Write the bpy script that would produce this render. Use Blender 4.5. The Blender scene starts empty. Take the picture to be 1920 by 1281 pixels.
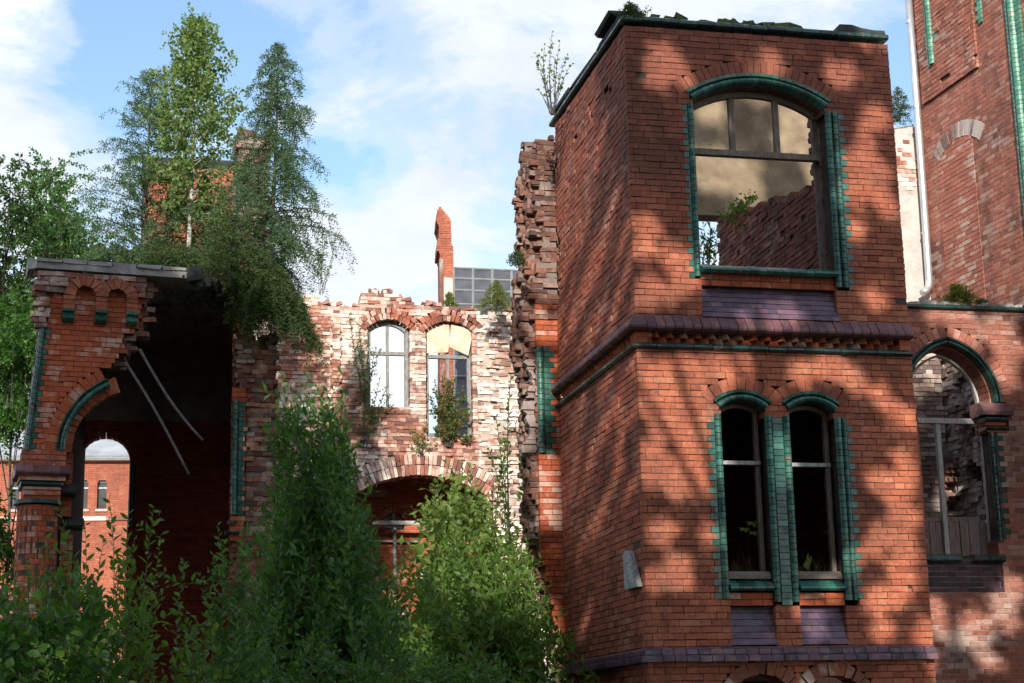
import bpy, math, random
import numpy as np
random.seed(7)
RNG = np.random.default_rng(11)
S = bpy.context.scene
COL = S.collection
EYE = 1.6
# ------------------------------------------------------------------ camera
F, TH, RO = 3157.1, 0.2292, -0.0204
_R = np.array([1, 0, 0.]); _D = np.array([0, math.cos(TH), math.sin(TH)]); _U = np.array([0, -math.sin(TH), math.cos(TH)])
_R2 = math.cos(RO)*_R + math.sin(RO)*_U
_U2 = math.cos(RO)*_U - math.sin(RO)*_R
CAMP = np.array([0, 0, EYE])
from mathutils import Matrix, Vector
cam = bpy.data.cameras.new('camera'); camo = bpy.data.objects.new('camera', cam); COL.objects.link(camo)
cam.lens = F/1920*36; cam.sensor_width = 36; cam.clip_end = 3000; cam.clip_start = .1
M = Matrix.Identity(4)
for i in range(3):
    M[i][0] = _R2[i]; M[i][1] = _U2[i]; M[i][2] = -_D[i]; M[i][3] = CAMP[i]
camo.matrix_world = M
S.camera = camo
def ray(x, y): return _D + _R2*(x-960)/F + _U2*(640.5-y)/F
def at(x, y, d): return CAMP + ray(x, y)*d                 # point at depth d
def at_z(x, y, z):
    r = ray(x, y); return CAMP + r*(z-EYE)/r[2]
class Plane:
    """vertical wall plane: u along the wall, z up, w into the wall"""
    def __init__(s, o, a):
        s.o = np.array(o[:2], float); s.a = a
        s.eu = np.array([math.cos(a), math.sin(a), 0]); s.ew = np.array([-math.sin(a), math.cos(a), 0])
    def P(s, u, z, w=0):
        u = np.asarray(u, float)[..., None]; z = np.asarray(z, float)[..., None]; w = np.asarray(w, float)[..., None]
        return np.array([s.o[0], s.o[1], 0]) + u*s.eu + w*s.ew + z*np.array([0, 0, 1.])
    def hit(s, x, y, w=0):
        r = ray(x, y); o = np.array([s.o[0], s.o[1], 0]) + s.ew*w
        t = (s.ew @ (o-CAMP))/(s.ew @ r); p = CAMP + r*t
        return float((p-o) @ s.eu), float(p[2])
    def off(s, u, w, da=0.0):
        p = s.P(u, 0, w); return Plane(p, s.a+da)
# ------------------------------------------------------------------ mesh accumulator
class MB:
    def __init__(s): s.V = []; s.F4 = []; s.F3 = []; s.R4 = []; s.R3 = []; s.n = 0
    def add(s, V, Q=None, T=None, rq=None, rt=None):
        V = np.asarray(V, float).reshape(-1, 3)
        if Q is not None and len(Q):
            Q = np.asarray(Q); s.F4.append(Q+s.n); s.R4.append(np.broadcast_to(np.asarray(0.5 if rq is None else rq, float), (len(Q),)))
        if T is not None and len(T):
            T = np.asarray(T); s.F3.append(T+s.n); s.R3.append(np.broadcast_to(np.asarray(0.5 if rt is None else rt, float), (len(T),)))
        s.V.append(V); s.n += len(V)
    def build(s, name, mat, parent=None, smooth=False):
        me = bpy.data.meshes.new(name)
        o = bpy.data.objects.new(name, me); COL.objects.link(o)
        loc = np.zeros(3)
        if parent is not None:
            o.parent = parent; loc = np.array(parent['_loc']); o['_loc'] = list(loc)
        else: o['_loc'] = [0., 0., 0.]
        if s.n:
            V = np.concatenate(s.V)-loc
            q = np.concatenate(s.F4) if s.F4 else np.zeros((0, 4), int)
            t = np.concatenate(s.F3) if s.F3 else np.zeros((0, 3), int)
            r = np.concatenate(s.R4+s.R3)
            me.vertices.add(len(V)); me.vertices.foreach_set('co', V.ravel())
            L = np.concatenate([q.ravel(), t.ravel()]).astype(np.int32)
            me.loops.add(len(L)); me.loops.foreach_set('vertex_index', L)
            st = np.concatenate([np.arange(len(q))*4, len(q)*4+np.arange(len(t))*3]).astype(np.int32)
            me.polygons.add(len(st)); me.polygons.foreach_set('loop_start', st)
            me.polygons.foreach_set('use_smooth', np.full(len(st), bool(smooth)))
            me.update(calc_edges=True)
            a = me.attributes.new('rnd', 'FLOAT', 'FACE'); a.data.foreach_set('value', r.astype(np.float32))
        if mat is not None: me.materials.append(mat)
        return o
BQ = np.array([[0,1,3,2],[4,6,7,5],[0,4,5,1],[2,3,7,6],[0,2,6,4],[1,5,7,3]])
def boxes(mb, pl, u0, u1, z0, z1, w0, w1, rnd=None, jit=0.0):
    u0, u1, z0, z1, w0, w1 = np.broadcast_arrays(*[np.atleast_1d(np.asarray(x, float)) for x in (u0, u1, z0, z1, w0, w1)])
    n = len(u0)
    if n == 0: return
    U = np.stack([u0]*4+[u1]*4, 1); Z = np.stack([z0, z0, z1, z1]*2, 1); W = np.stack([w0, w1]*4, 1)
    if jit:
        U = U+RNG.normal(0, jit, U.shape); Z = Z+RNG.normal(0, jit, U.shape); W = W+RNG.normal(0, jit, U.shape)
    V = pl.P(U, Z, W)
    Q = (BQ[None]+8*np.arange(n)[:, None, None]).reshape(-1, 4)
    r = RNG.random(n) if rnd is None else np.broadcast_to(np.asarray(rnd, float), (n,))
    mb.add(V, Q, rq=np.repeat(r, 6))
def obox(mb, pl, uc, zc, ang, hu, hz, w0, w1, rnd=None, jit=0):
    """boxes rotated in the wall plane"""
    uc, zc, ang, hu, hz, w0, w1 = np.broadcast_arrays(*[np.atleast_1d(np.asarray(x, float)) for x in (uc, zc, ang, hu, hz, w0, w1)])
    n = len(uc); c, s = np.cos(ang)[:, None], np.sin(ang)[:, None]
    a = hu[:, None]*np.array([-1, -1, -1, -1, 1, 1, 1, 1]); b = hz[:, None]*np.array([-1, -1, 1, 1]*2)
    U = uc[:, None]+c*a-s*b; Z = zc[:, None]+s*a+c*b; W = np.stack([w0, w1]*4, 1)
    if jit: U = U+RNG.normal(0, jit, U.shape); Z = Z+RNG.normal(0, jit, U.shape); W = W+RNG.normal(0, jit, U.shape)
    Q = (BQ[None]+8*np.arange(n)[:, None, None]).reshape(-1, 4)
    r = RNG.random(n) if rnd is None else np.broadcast_to(np.asarray(rnd, float), (n,))
    mb.add(pl.P(U, Z, W), Q, rq=np.repeat(r, 6))
def voussoirs(mb, pl, uc, zc, r0, r1, a0, a1, n, w0, w1, gap=.008, jit=0.001, rnd=None):
    """wedge bricks round a centre; angles in radians from the u axis"""
    e = np.linspace(a0, a1, n+1)
    for i in range(n):
        lo, hi = min(e[i], e[i+1]), max(e[i], e[i+1])
        U, Z, W = [], [], []
        for a, sg in ((lo, 1), (hi, -1)):
            for r in (r0, r1):
                aa = a+sg*gap/2/r
                for w in (w0, w1):
                    U.append(uc+r*math.cos(aa)); Z.append(zc+r*math.sin(aa)); W.append(w)
        U, Z, W = map(np.array, (U, Z, W))
        if jit: U = U+RNG.normal(0, jit, 8); Z = Z+RNG.normal(0, jit, 8); W = W+RNG.normal(0, jit*1.5)
        mb.add(pl.P(U, Z, W), BQ, rq=RNG.random() if rnd is None else rnd)
def profile(mb, pl, u0, u1, prof, tile=.13, gap=.004, wj=.001, m0=0, m1=0, rnd=None):
    """closed profile [(w,z)...] extruded along u, one block per tile; m0/m1 = mitre slope at the ends"""
    n = max(1, int(round((u1-u0)/tile))); e = np.linspace(u0, u1, n+1); k = len(prof)
    w = np.array([p[0] for p in prof]); z = np.array([p[1] for p in prof])
    for i in range(n):
        dw = RNG.normal(0, wj); dz = RNG.normal(0, wj*.6)
        ua = np.full(k, e[i]+gap/2); ub = np.full(k, e[i+1]-gap/2)
        if i == 0: ua = e[i]+w*m0
        if i == n-1: ub = e[i+1]-w*m1
        V = np.concatenate([pl.P(ua, z+dz, w+dw), pl.P(ub, z+dz, w+dw)])
        Q = [[j, (j+1) % k, k+(j+1) % k, k+j] for j in range(k)]
        r = RNG.random() if rnd is None else rnd
        T = [[0, j+1, j] for j in range(1, k-1)]+[[k, k+j, k+j+1] for j in range(1, k-1)]
        mb.add(V, Q, T, r, r)
def arc_roll(mb, pl, uc, zc, prof, a0, a1, n, gap=.005, sub=2):
    """profile [(r,w)...] swept round an arc in n tiles"""
    e = np.linspace(a0, a1, n+1); k = len(prof)
    rr = np.array([p[0] for p in prof]); w = np.array([p[1] for p in prof])
    for i in range(n):
        g = gap/2/rr.mean()*(1 if e[i+1] > e[i] else -1)
        aa = np.linspace(e[i]+g, e[i+1]-g, sub+1)
        V = np.concatenate([pl.P(uc+rr*math.cos(a), zc+rr*math.sin(a), w) for a in aa])
        Q = [[s*k+j, s*k+(j+1) % k, (s+1)*k+(j+1) % k, (s+1)*k+j] for s in range(sub) for j in range(k)]
        T = [[0, j+1, j] for j in range(1, k-1)]+[[sub*k, sub*k+j, sub*k+j+1] for j in range(1, k-1)]
        r = RNG.random(); mb.add(V, Q, T, r, r)
def half_column(mb, pl, uc, r, z0, z1, w=0.0, c=.077, gap=.008, seg=8, full=False, lean=0.0):
    n = max(1, int(round((z1-z0)/c))); cc = (z1-z0)/n
    t = np.linspace(0, 2*math.pi if full else math.pi, seg+1)
    if full: t = t[:-1]
    k = len(t)
    for i in range(n):
        za, zb = z0+i*cc+gap/2, z0+(i+1)*cc-gap/2
        rj = r*(1+RNG.normal(0, .012))
        du = lean*(za-z1)
        u = uc+du+rj*np.cos(t); ww = w-rj*np.sin(t)
        V = np.concatenate([pl.P(u, np.full(k, za), ww), pl.P(u, np.full(k, zb), ww)])
        Q = [[j, (j+1) % k, k+(j+1) % k, k+j] for j in range(k if full else k-1)]
        T = [[k, k+j, k+j+1] for j in range(1, k-1)]+[[0, j+1, j] for j in range(1, k-1)]
        q = RNG.random(); mb.add(V, Q, T, q, q)
def tube(mb, pts, r0, r1=None, sides=6, rnd=.5):
    pts = np.asarray(pts, float); n = len(pts)
    if r1 is None: r1 = r0
    T = np.gradient(pts, axis=0); T /= np.linalg.norm(T, axis=1)[:, None]+1e-9
    ref = np.array([0, 0, 1.]) if abs(T[0, 2]) < .9 else np.array([1., 0, 0])
    A = np.cross(T, ref); A /= np.linalg.norm(A, axis=1)[:, None]+1e-9; B = np.cross(T, A)
    rr = np.linspace(r0, r1, n)[:, None, None]; th = np.arange(sides)/sides*2*math.pi
    V = pts[:, None]+rr*(np.cos(th)[None, :, None]*A[:, None]+np.sin(th)[None, :, None]*B[:, None])
    i = np.arange(n-1)[:, None]*sides; j = np.arange(sides)[None]; j2 = (j+1) % sides
    Q = np.stack([i+j, i+j2, i+sides+j2, i+sides+j], -1).reshape(-1, 4)
    T_ = [[0, a+1, a] for a in range(1, sides-1)]+[[(n-1)*sides, (n-1)*sides+a, (n-1)*sides+a+1] for a in range(1, sides-1)]
    mb.add(V, Q, T_, rnd, rnd)
def prism(mb, pl, poly, w0, w1, rnd=.5):
    """polygon [(u,z)...] in the wall plane with thickness"""
    k = len(poly); u = np.array([p[0] for p in poly]); z = np.array([p[1] for p in poly])
    V = np.concatenate([pl.P(u, z, np.full(k, w0)), pl.P(u, z, np.full(k, w1))])
    Q = [[j, (j+1) % k, k+(j+1) % k, k+j] for j in range(k)]
    T = [[0, j, j+1] for j in range(1, k-1)]+[[k, k+j+1, k+j] for j in range(1, k-1)]
    mb.add(V, Q, T, rnd, rnd)
def slab(mb, pts, z0, z1, rnd=.5):
    """convex plan polygon (world xy) between two heights"""
    p = np.asarray(pts, float)[:, :2]; k = len(p)
    V = np.concatenate([np.c_[p, np.full(k, z0)], np.c_[p, np.full(k, z1)]])
    Q = [[j, (j+1) % k, k+(j+1) % k, k+j] for j in range(k)]
    T = [[0, j+1, j] for j in range(1, k-1)]+[[k, k+j, k+j+1] for j in range(1, k-1)]
    mb.add(V, Q, T, rnd, rnd)
CO = .077
def brickwall(mbB, mbM, pl, inside, u0, u1, z0, z1, bd=.115, thick=.36, w0=0.0, rec=.011, jit=.0012, proud=.002, mj=.010,
              unit=.26, edge_deep=None, miss=0.0, core=True, rough=0.0, tilt=0.0, hdr=True):
    """lay courses of single bricks where inside(u,z,k) is True; mortar core behind them"""
    k0, k1 = int(round(z0/CO)), int(round(z1/CO))
    step = .01; us = np.arange(u0+step/2, u1, step)
    per = unit*1.5
    for k in range(k0, k1):
        zc = (k+.5)*CO; m = inside(us, np.full(us.shape, zc), k)
        m = np.broadcast_to(m, us.shape)
        d = np.diff(np.concatenate([[0], m.astype(int), [0]])); st = np.where(d == 1)[0]; en = np.where(d == -1)[0]
        for a, b in zip(st, en):
            ua, ub = u0+a*step, u0+b*step
            if ub-ua < .03: continue
            ph = (per/2 if k % 2 else 0)+(.06 if k % 4 > 1 else 0)
            if hdr:
                i0 = math.floor((ua-ph)/per)-1; i1 = math.ceil((ub-ph)/per)+1
                e = np.concatenate([[ph+i*per, ph+i*per+unit] for i in range(i0, i1)])
            else:
                i0 = math.floor((ua-ph)/unit)-1; i1 = math.ceil((ub-ph)/unit)+1
                e = ph+np.arange(i0, i1)*unit
            e = e[(e > ua+.035) & (e < ub-.035)]; e = np.concatenate([[ua], e, [ub]])
            hj = mj*.62; x0, x1 = e[:-1]+hj/2, e[1:]-hj/2
            x0[0] -= hj/2; x1[-1] += hj/2
            n = len(x0); keep = RNG.random(n) > miss
            wd = np.full(n, bd)
            if edge_deep:
                if ua > u0+.02: wd[0] = edge_deep
                if ub < u1-.02: wd[-1] = edge_deep
            pr = RNG.normal(0, proud, n)
            if rough: pr = pr+np.where(RNG.random(n) < .35, -RNG.random(n)*rough, 0)+np.where(RNG.random(n) < .3, RNG.random(n)*rough*.9, 0)
            zt = RNG.normal(0, tilt, n) if tilt else 0
            if keep.any():
                boxes(mbB, pl, x0[keep], x1[keep], (k*CO+mj/2+zt)[keep] if tilt else k*CO+mj/2, ((k+1)*CO-mj/2+zt)[keep] if tilt else (k+1)*CO-mj/2, w0+pr[keep], w0+wd[keep], jit=jit)
            if core: boxes(mbM, pl, ua+.006, ub-.006, k*CO, (k+1)*CO, w0+rec+(.012 if rough else 0), w0+thick, rnd=.5)
def rect(ua, ub, za, zb):
    return lambda u, z, k: (u > ua) & (u < ub) & (z > za) & (z < zb)
class Seg:
    """segmental arch: intrados half width a about uc, spring zs, crown zc"""
    def __init__(s, uc, a, zs, zc):
        h = zc-zs; s.R = (a*a+h*h)/(2*h); s.uc = uc; s.cz = zc-s.R; s.th = math.asin(min(1, a/s.R)); s.a = a; s.zs = zs
    def ring(s, u, z, t):
        r = np.hypot(u-s.uc, z-s.cz); an = np.abs(np.arctan2(u-s.uc, z-s.cz))
        return (r < s.R+t) & (an < s.th+.002) & (z > s.cz)
    def hole(s, u, z):
        r = np.hypot(u-s.uc, z-s.cz)
        return (np.abs(u-s.uc) < s.a) & ((z < s.zs) | (r < s.R))
    def a0(s, ex=0): return math.pi/2+s.th+ex
    def a1(s, ex=0): return math.pi/2-s.th-ex
# ------------------------------------------------------------------ objects
def empty(name, loc, label, cat, group=None):
    o = bpy.data.objects.new(name, None); COL.objects.link(o)
    o.location = [float(v) for v in loc]; o['_loc'] = [float(v) for v in loc]
    o['label'] = label; o['category'] = cat
    if group: o['group'] = group
    o.empty_display_size = .2
    return o
def tag(o, label=None, cat=None, group=None, kind=None):
    if label: o['label'] = label
    if cat: o['category'] = cat
    if group: o['group'] = group
    if kind: o['kind'] = kind
    return o
# ------------------------------------------------------------------ materials
def mat_base(name):
    m = bpy.data.materials.new(name); m.use_nodes = True; nt = m.node_tree; nt.nodes.clear()
    out = nt.nodes.new('ShaderNodeOutputMaterial'); b = nt.nodes.new('ShaderNodeBsdfPrincipled')
    nt.links.new(b.outputs[0], out.inputs[0]); return m, nt, b, out
def N(nt, t, **kw):
    n = nt.nodes.new(t)
    for k, v in kw.items():
        if k.startswith('i_'): n.inputs[int(k[2:]) if k[2:].isdigit() else k[2:]].default_value = v
        else: setattr(n, k, v)
    return n
def noise(nt, scale, detail=4, rough=.55, vec=None, dist=0):
    n = N(nt, 'ShaderNodeTexNoise'); n.inputs['Scale'].default_value = scale; n.inputs['Detail'].default_value = detail
    n.inputs['Roughness'].default_value = rough; n.inputs['Distortion'].default_value = dist
    if vec is not None: nt.links.new(vec, n.inputs['Vector'])
    return n.outputs['Fac']
def ramp(nt, fac, stops, interp='LINEAR'):
    r = N(nt, 'ShaderNodeValToRGB'); r.color_ramp.interpolation = interp
    el = r.color_ramp.elements
    while len(el) > 1: el.remove(el[-1])
    el[0].position = stops[0][0]; el[0].color = (*stops[0][1], 1) if len(stops[0][1]) == 3 else stops[0][1]
    for p, c in stops[1:]:
        e = el.new(p); e.color = (*c, 1) if len(c) == 3 else c
    nt.links.new(fac, r.inputs[0]); return r.outputs[0]
def mapr(nt, v, a, b, c=0, d=1):
    m = N(nt, 'ShaderNodeMapRange'); nt.links.new(v, m.inputs[0])
    for i, x in enumerate((a, b, c, d)): m.inputs[i+1].default_value = x
    return m.outputs[0]
def math_(nt, op, a, b=None):
    m = N(nt, 'ShaderNodeMath', operation=op)
    for i, x in enumerate((a, b)):
        if x is None: continue
        if isinstance(x, (int, float)): m.inputs[i].default_value = x
        else: nt.links.new(x, m.inputs[i])
    return m.outputs[0]
def mix(nt, fac, a, b, mode='MIX'):
    m = N(nt, 'ShaderNodeMix', data_type='RGBA', blend_type=mode)
    for i, x in ((0, fac), (6, a), (7, b)):
        if isinstance(x, (int, float)): m.inputs[i].default_value = x
        elif isinstance(x, tuple): m.inputs[i].default_value = (*x, 1) if len(x) == 3 else x
        else: nt.links.new(x, m.inputs[i])
    return m.outputs[2]
def pos(nt): return N(nt, 'ShaderNodeNewGeometry').outputs['Position']
def rndattr(nt):
    a = N(nt, 'ShaderNodeAttribute', attribute_name='rnd'); return a.outputs['Fac']
def bump(nt, b, h, strength=.4, dist=.01):
    n = N(nt, 'ShaderNodeBump'); n.inputs['Strength'].default_value = strength; n.inputs['Distance'].default_value = dist
    nt.links.new(h, n.inputs['Height']); nt.links.new(n.outputs[0], b.inputs['Normal'])
def brick_mat(name, stops, soot=.4, soot_c=(.035, .025, .022), white=0.0, white_c=(.62, .54, .48), wscale=1.6, rough=.82, bumpd=.006, spec=.3, wdet=.10, streak=.35, ztop=None, lime=0.0):
    m, nt, b, _ = mat_base(name); p = pos(nt); r = rndattr(nt)
    c = ramp(nt, r, stops)
    mp = N(nt, 'ShaderNodeMapping'); mp.inputs['Scale'].default_value = (2.6, 2.6, .30); nt.links.new(p, mp.inputs[0])
    stv = noise(nt, 1.0, 6, .65, mp.outputs[0], .3)
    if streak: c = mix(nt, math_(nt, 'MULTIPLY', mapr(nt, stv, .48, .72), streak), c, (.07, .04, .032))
    if lime: c = mix(nt, math_(nt, 'MULTIPLY', mapr(nt, stv, .42, .30), lime), c, (.44, .31, .25))
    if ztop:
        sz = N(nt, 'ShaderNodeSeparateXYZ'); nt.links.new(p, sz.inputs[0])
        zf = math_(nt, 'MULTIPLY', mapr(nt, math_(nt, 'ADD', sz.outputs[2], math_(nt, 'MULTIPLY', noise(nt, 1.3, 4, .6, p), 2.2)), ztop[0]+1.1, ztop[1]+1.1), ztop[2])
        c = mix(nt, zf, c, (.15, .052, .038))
    fine = noise(nt, 26, 5, .6, p)
    c = mix(nt, 1.0, c, ramp(nt, fine, [(.25, (.62, .60, .58)), (.75, (1.25, 1.22, 1.2))]), 'MULTIPLY')
    big = noise(nt, .9, 5, .6, p, .4)
    sf = math_(nt, 'MULTIPLY', mapr(nt, big, .46, .68), soot)
    c = mix(nt, sf, c, soot_c)
    if white:
        w = noise(nt, wscale, 6, .62, p, .3)
        wr = math_(nt, 'ADD', w, math_(nt, 'MULTIPLY', math_(nt, 'SUBTRACT', r, .5), .22))
        wr = math_(nt, 'ADD', wr, math_(nt, 'MULTIPLY', math_(nt, 'SUBTRACT', noise(nt, 14, 3, .6, p), .5), .25))
        wf = math_(nt, 'MULTIPLY', mapr(nt, wr, .58-white*.35, .58-white*.35+wdet), min(1, .55+white))
        c = mix(nt, wf, c, white_c)
    nt.links.new(c, b.inputs['Base Color'])
    b.inputs['Roughness'].default_value = rough; b.inputs['Specular IOR Level'].default_value = spec
    bump(nt, b, noise(nt, 55, 5, .65, p), .7, bumpd)
    return m
def plain_mat(name, c0, c1, scale=4, rough=.8, bumpd=.004, bs=40, metal=0, spec=.4, use_rnd=0.0, stretch=None, bstr=.5):
    m, nt, b, _ = mat_base(name); p = pos(nt)
    if stretch:
        mp = N(nt, 'ShaderNodeMapping'); mp.inputs['Scale'].default_value = stretch; nt.links.new(p, mp.inputs[0]); p = mp.outputs[0]
    f = noise(nt, scale, 6, .62, p, .2)
    if use_rnd:
        f = math_(nt, 'ADD', f, math_(nt, 'MULTIPLY', math_(nt, 'SUBTRACT', rndattr(nt), .5), use_rnd))
    c = ramp(nt, f, [(.32, c0), (.68, c1)])
    nt.links.new(c, b.inputs['Base Color']); b.inputs['Roughness'].default_value = rough; b.inputs['Metallic'].default_value = metal
    b.inputs['Specular IOR Level'].default_value = spec
    bump(nt, b, noise(nt, bs, 4, .6, p), bstr, bumpd)
    return m
def glaze_mat(name, stops, rough=.22):
    m, nt, b, _ = mat_base(name); p = pos(nt); r = rndattr(nt)
    c = ramp(nt, r, stops)
    c = mix(nt, 1.0, c, ramp(nt, noise(nt, 30, 4, .6, p), [(.3, (.7, .7, .7)), (.7, (1.2, 1.2, 1.2))]), 'MULTIPLY')
    c = mix(nt, math_(nt, 'MULTIPLY', mapr(nt, noise(nt, 2.2, 5, .65, p), .5, .72), .55), c, (.02, .03, .026))
    chip = mapr(nt, noise(nt, 9, 6, .72, p), .60, .63)
    c = mix(nt, math_(nt, 'MULTIPLY', chip, .7), c, (.25, .13, .08))
    nt.links.new(c, b.inputs['Base Color']); b.inputs['Roughness'].default_value = rough
    nt.links.new(mapr(nt, noise(nt, 8, 4, .6, p), .35, .7, rough*.7, rough*2.2), b.inputs['Roughness'])
    bump(nt, b, noise(nt, 20, 3, .5, p), .25, .004)
    return m
def leaf_mat(name, stops, trans=.35, rough=.5, tcol=1.6):
    m, nt, b, out = mat_base(name); r = rndattr(nt)
    c = ramp(nt, r, stops)
    nt.links.new(c, b.inputs['Base Color']); b.inputs['Roughness'].default_value = rough; b.inputs['Specular IOR Level'].default_value = .35
    t = N(nt, 'ShaderNodeBsdfTranslucent'); nt.links.new(mix(nt, 1.0, c, (tcol*1.15, tcol*1.2, tcol*.55), 'MULTIPLY'), t.inputs[0])
    ms = N(nt, 'ShaderNodeMixShader'); ms.inputs[0].default_value = trans
    nt.links.new(b.outputs[0], ms.inputs[1]); nt.links.new(t.outputs[0], ms.inputs[2]); nt.links.new(ms.outputs[0], out.inputs[0])
    return m
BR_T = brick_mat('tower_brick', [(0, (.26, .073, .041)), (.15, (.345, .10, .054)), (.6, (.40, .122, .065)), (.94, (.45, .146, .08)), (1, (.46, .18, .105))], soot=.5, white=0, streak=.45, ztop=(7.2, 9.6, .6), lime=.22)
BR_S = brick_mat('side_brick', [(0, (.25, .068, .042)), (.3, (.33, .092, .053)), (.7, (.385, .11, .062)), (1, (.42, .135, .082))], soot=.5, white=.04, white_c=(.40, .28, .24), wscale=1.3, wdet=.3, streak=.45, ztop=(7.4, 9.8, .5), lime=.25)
BR_L = brick_mat('orange_brick', [(0, (.32, .070, .030)), (.2, (.40, .092, .037)), (.8, (.47, .112, .046)), (1, (.51, .15, .07))], soot=.25, white=.05, white_c=(.5, .4, .33), wscale=2.0)
BR_W = brick_mat('limewashed_brick', [(0, (.17, .085, .07)), (.2, (.30, .12, .085)), (.6, (.40, .165, .11)), (.9, (.48, .23, .165)), (1, (.22, .15, .13))], soot=.25, white=.46, white_c=(.80, .68, .59), wscale=1.1, wdet=.3)
BR_WW = brick_mat('whitened_brick', [(0, (.2, .12, .10)), (.3, (.38, .20, .15)), (.8, (.50, .30, .23)), (1, (.25, .18, .16))], soot=.2, white=.52, white_c=(.82, .73, .64), wscale=1.3, wdet=.25)
BR_A = brick_mat('arch_brick', [(0, (.17, .07, .05)), (.3, (.27, .09, .055)), (.7, (.37, .12, .07)), (1, (.40, .20, .14))], soot=.4, white=.12, white_c=(.55, .42, .36), wscale=2)
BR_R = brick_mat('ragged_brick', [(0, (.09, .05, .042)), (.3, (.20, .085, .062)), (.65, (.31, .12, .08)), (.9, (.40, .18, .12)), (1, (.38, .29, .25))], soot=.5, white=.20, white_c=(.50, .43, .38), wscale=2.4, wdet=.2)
BR_B = brick_mat('right_brick', [(0, (.28, .105, .075)), (.3, (.36, .13, .09)), (.7, (.41, .15, .105)), (1, (.45, .19, .14))], soot=.6, white=.16, white_c=(.60, .49, .43), wscale=.9, wdet=.35, streak=.4, lime=.45)
BR_F = brick_mat('far_brick', [(0, (.31, .095, .057)), (.5, (.37, .115, .068)), (1, (.41, .14, .085))], soot=.25, white=.0, lime=.1)
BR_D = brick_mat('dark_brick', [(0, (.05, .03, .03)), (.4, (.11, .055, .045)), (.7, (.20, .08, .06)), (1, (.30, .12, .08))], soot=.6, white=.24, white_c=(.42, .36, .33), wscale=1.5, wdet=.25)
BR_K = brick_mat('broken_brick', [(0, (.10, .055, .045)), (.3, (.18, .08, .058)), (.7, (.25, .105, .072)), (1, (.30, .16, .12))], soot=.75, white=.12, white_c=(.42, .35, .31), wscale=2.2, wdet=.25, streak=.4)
BR_G = brick_mat('grey_brick', [(0, (.16, .11, .10)), (.5, (.30, .21, .18)), (1, (.42, .28, .22))], soot=.3, white=.36, white_c=(.50, .44, .40), wscale=1.8, wdet=.2)
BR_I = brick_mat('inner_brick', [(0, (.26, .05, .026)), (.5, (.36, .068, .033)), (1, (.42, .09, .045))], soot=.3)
MORT = plain_mat('mortar', (.035, .025, .022), (.09, .065, .055), 6, .95, .006, 70)
MORT_L = plain_mat('lime_mortar', (.30, .23, .19), (.52, .42, .35), 4, .95, .01, 50)
MORT_R = plain_mat('old_mortar', (.12, .09, .08), (.26, .20, .17), 6, .95, .012, 45)
GREEN = glaze_mat('green_glaze', [(0, (.012, .055, .042)), (.3, (.02, .092, .07)), (.75, (.03, .125, .095)), (1, (.06, .165, .125))], .2)
GREEN_D = glaze_mat('dark_green_glaze', [(0, (.008, .024, .02)), (.5, (.012, .045, .038)), (1, (.02, .075, .06))], .3)
PURP = glaze_mat('purple_glaze', [(0, (.06, .032, .058)), (.5, (.10, .054, .092)), (.85, (.13, .065, .10)), (1, (.17, .085, .095))], .36)
PURP_R = glaze_mat('plum_glaze', [(0, (.085, .034, .042)), (.5, (.14, .058, .066)), (1, (.19, .085, .085))], .42)
CONC = plain_mat('concrete', (.20, .19, .18), (.40, .38, .36), 5, .92, .02, 25)
ROUGHCAST = plain_mat('roughcast_plaster', (.15, .11, .07), (.33, .255, .17), 1.9, .95, .02, 45, bstr=.8)
GREYPL = plain_mat('grey_plaster', (.36, .33, .30), (.58, .53, .49), 2.5, .95, .02, 20, bstr=.8)
GREYR = plain_mat('pinkish_render', (.20, .15, .135), (.36, .29, .26), 5, .95, .02, 25, bstr=.8)
WOOD = plain_mat('weathered_wood', (.10, .075, .06), (.24, .19, .155), 9, .8, .004, 60, stretch=(6, 6, .8))
WOODG = plain_mat('grey_old_wood', (.13, .125, .12), (.30, .29, .28), 8, .8, .004, 50, stretch=(4, 4, 1))
WOODP = plain_mat('grey_painted_wood', (.24, .23, .22), (.48, .47, .45), 8, .75, .004, 50, stretch=(4, 4, 1))
WOODR = plain_mat('faded_boards', (.12, .065, .055), (.28, .22, .20), 7, .85, .004, 60, stretch=(9, 9, .6))
CHIP = plain_mat('chipboard', (.46, .33, .20), (.68, .58, .46), 3, .85, .004, 90)
ROOFD = plain_mat('dark_roofing', (.045, .05, .06), (.085, .09, .105), 1.5, .55, .01, 8)
TARP = plain_mat('grey_sheeting', (.20, .22, .25), (.34, .36, .39), 1.2, .5, .03, 3)
ZINC = plain_mat('zinc_pipe', (.55, .57, .60), (.72, .74, .76), 3, .38, .002, 30, metal=.75)
IRON = plain_mat('rusty_rod', (.05, .04, .04), (.12, .10, .10), 9, .7, .002, 60)
FELT = plain_mat('roofing_felt', (.018, .02, .022), (.05, .05, .052), 6, .85, .02, 12)
STONE = plain_mat('pale_slate', (.20, .20, .20), (.36, .36, .36), 8, .8, .003, 30)
CHALK = plain_mat('chalk_paint', (.55, .56, .58), (.75, .76, .78), 9, .9, .002, 60)
GLASSD = plain_mat('dark_glass', (.015, .018, .02), (.05, .055, .06), 1.5, .08, .002, 3, spec=.6)
MOSS = plain_mat('moss', (.035, .06, .014), (.10, .13, .03), 14, .95, .03, 40)
SOIL = plain_mat('soil', (.03, .025, .018), (.08, .065, .04), 3, .95, .05, 8)
BARK = plain_mat('grey_bark', (.045, .04, .032), (.11, .095, .08), 14, .9, .01, 30, stretch=(3, 3, .7))
BARKB = plain_mat('birch_bark', (.20, .18, .16), (.55, .52, .48), 10, .8, .004, 30, stretch=(1, 1, 5))
TWIG = plain_mat('green_twig', (.06, .06, .03), (.14, .13, .06), 8, .8, .002, 40)
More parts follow.
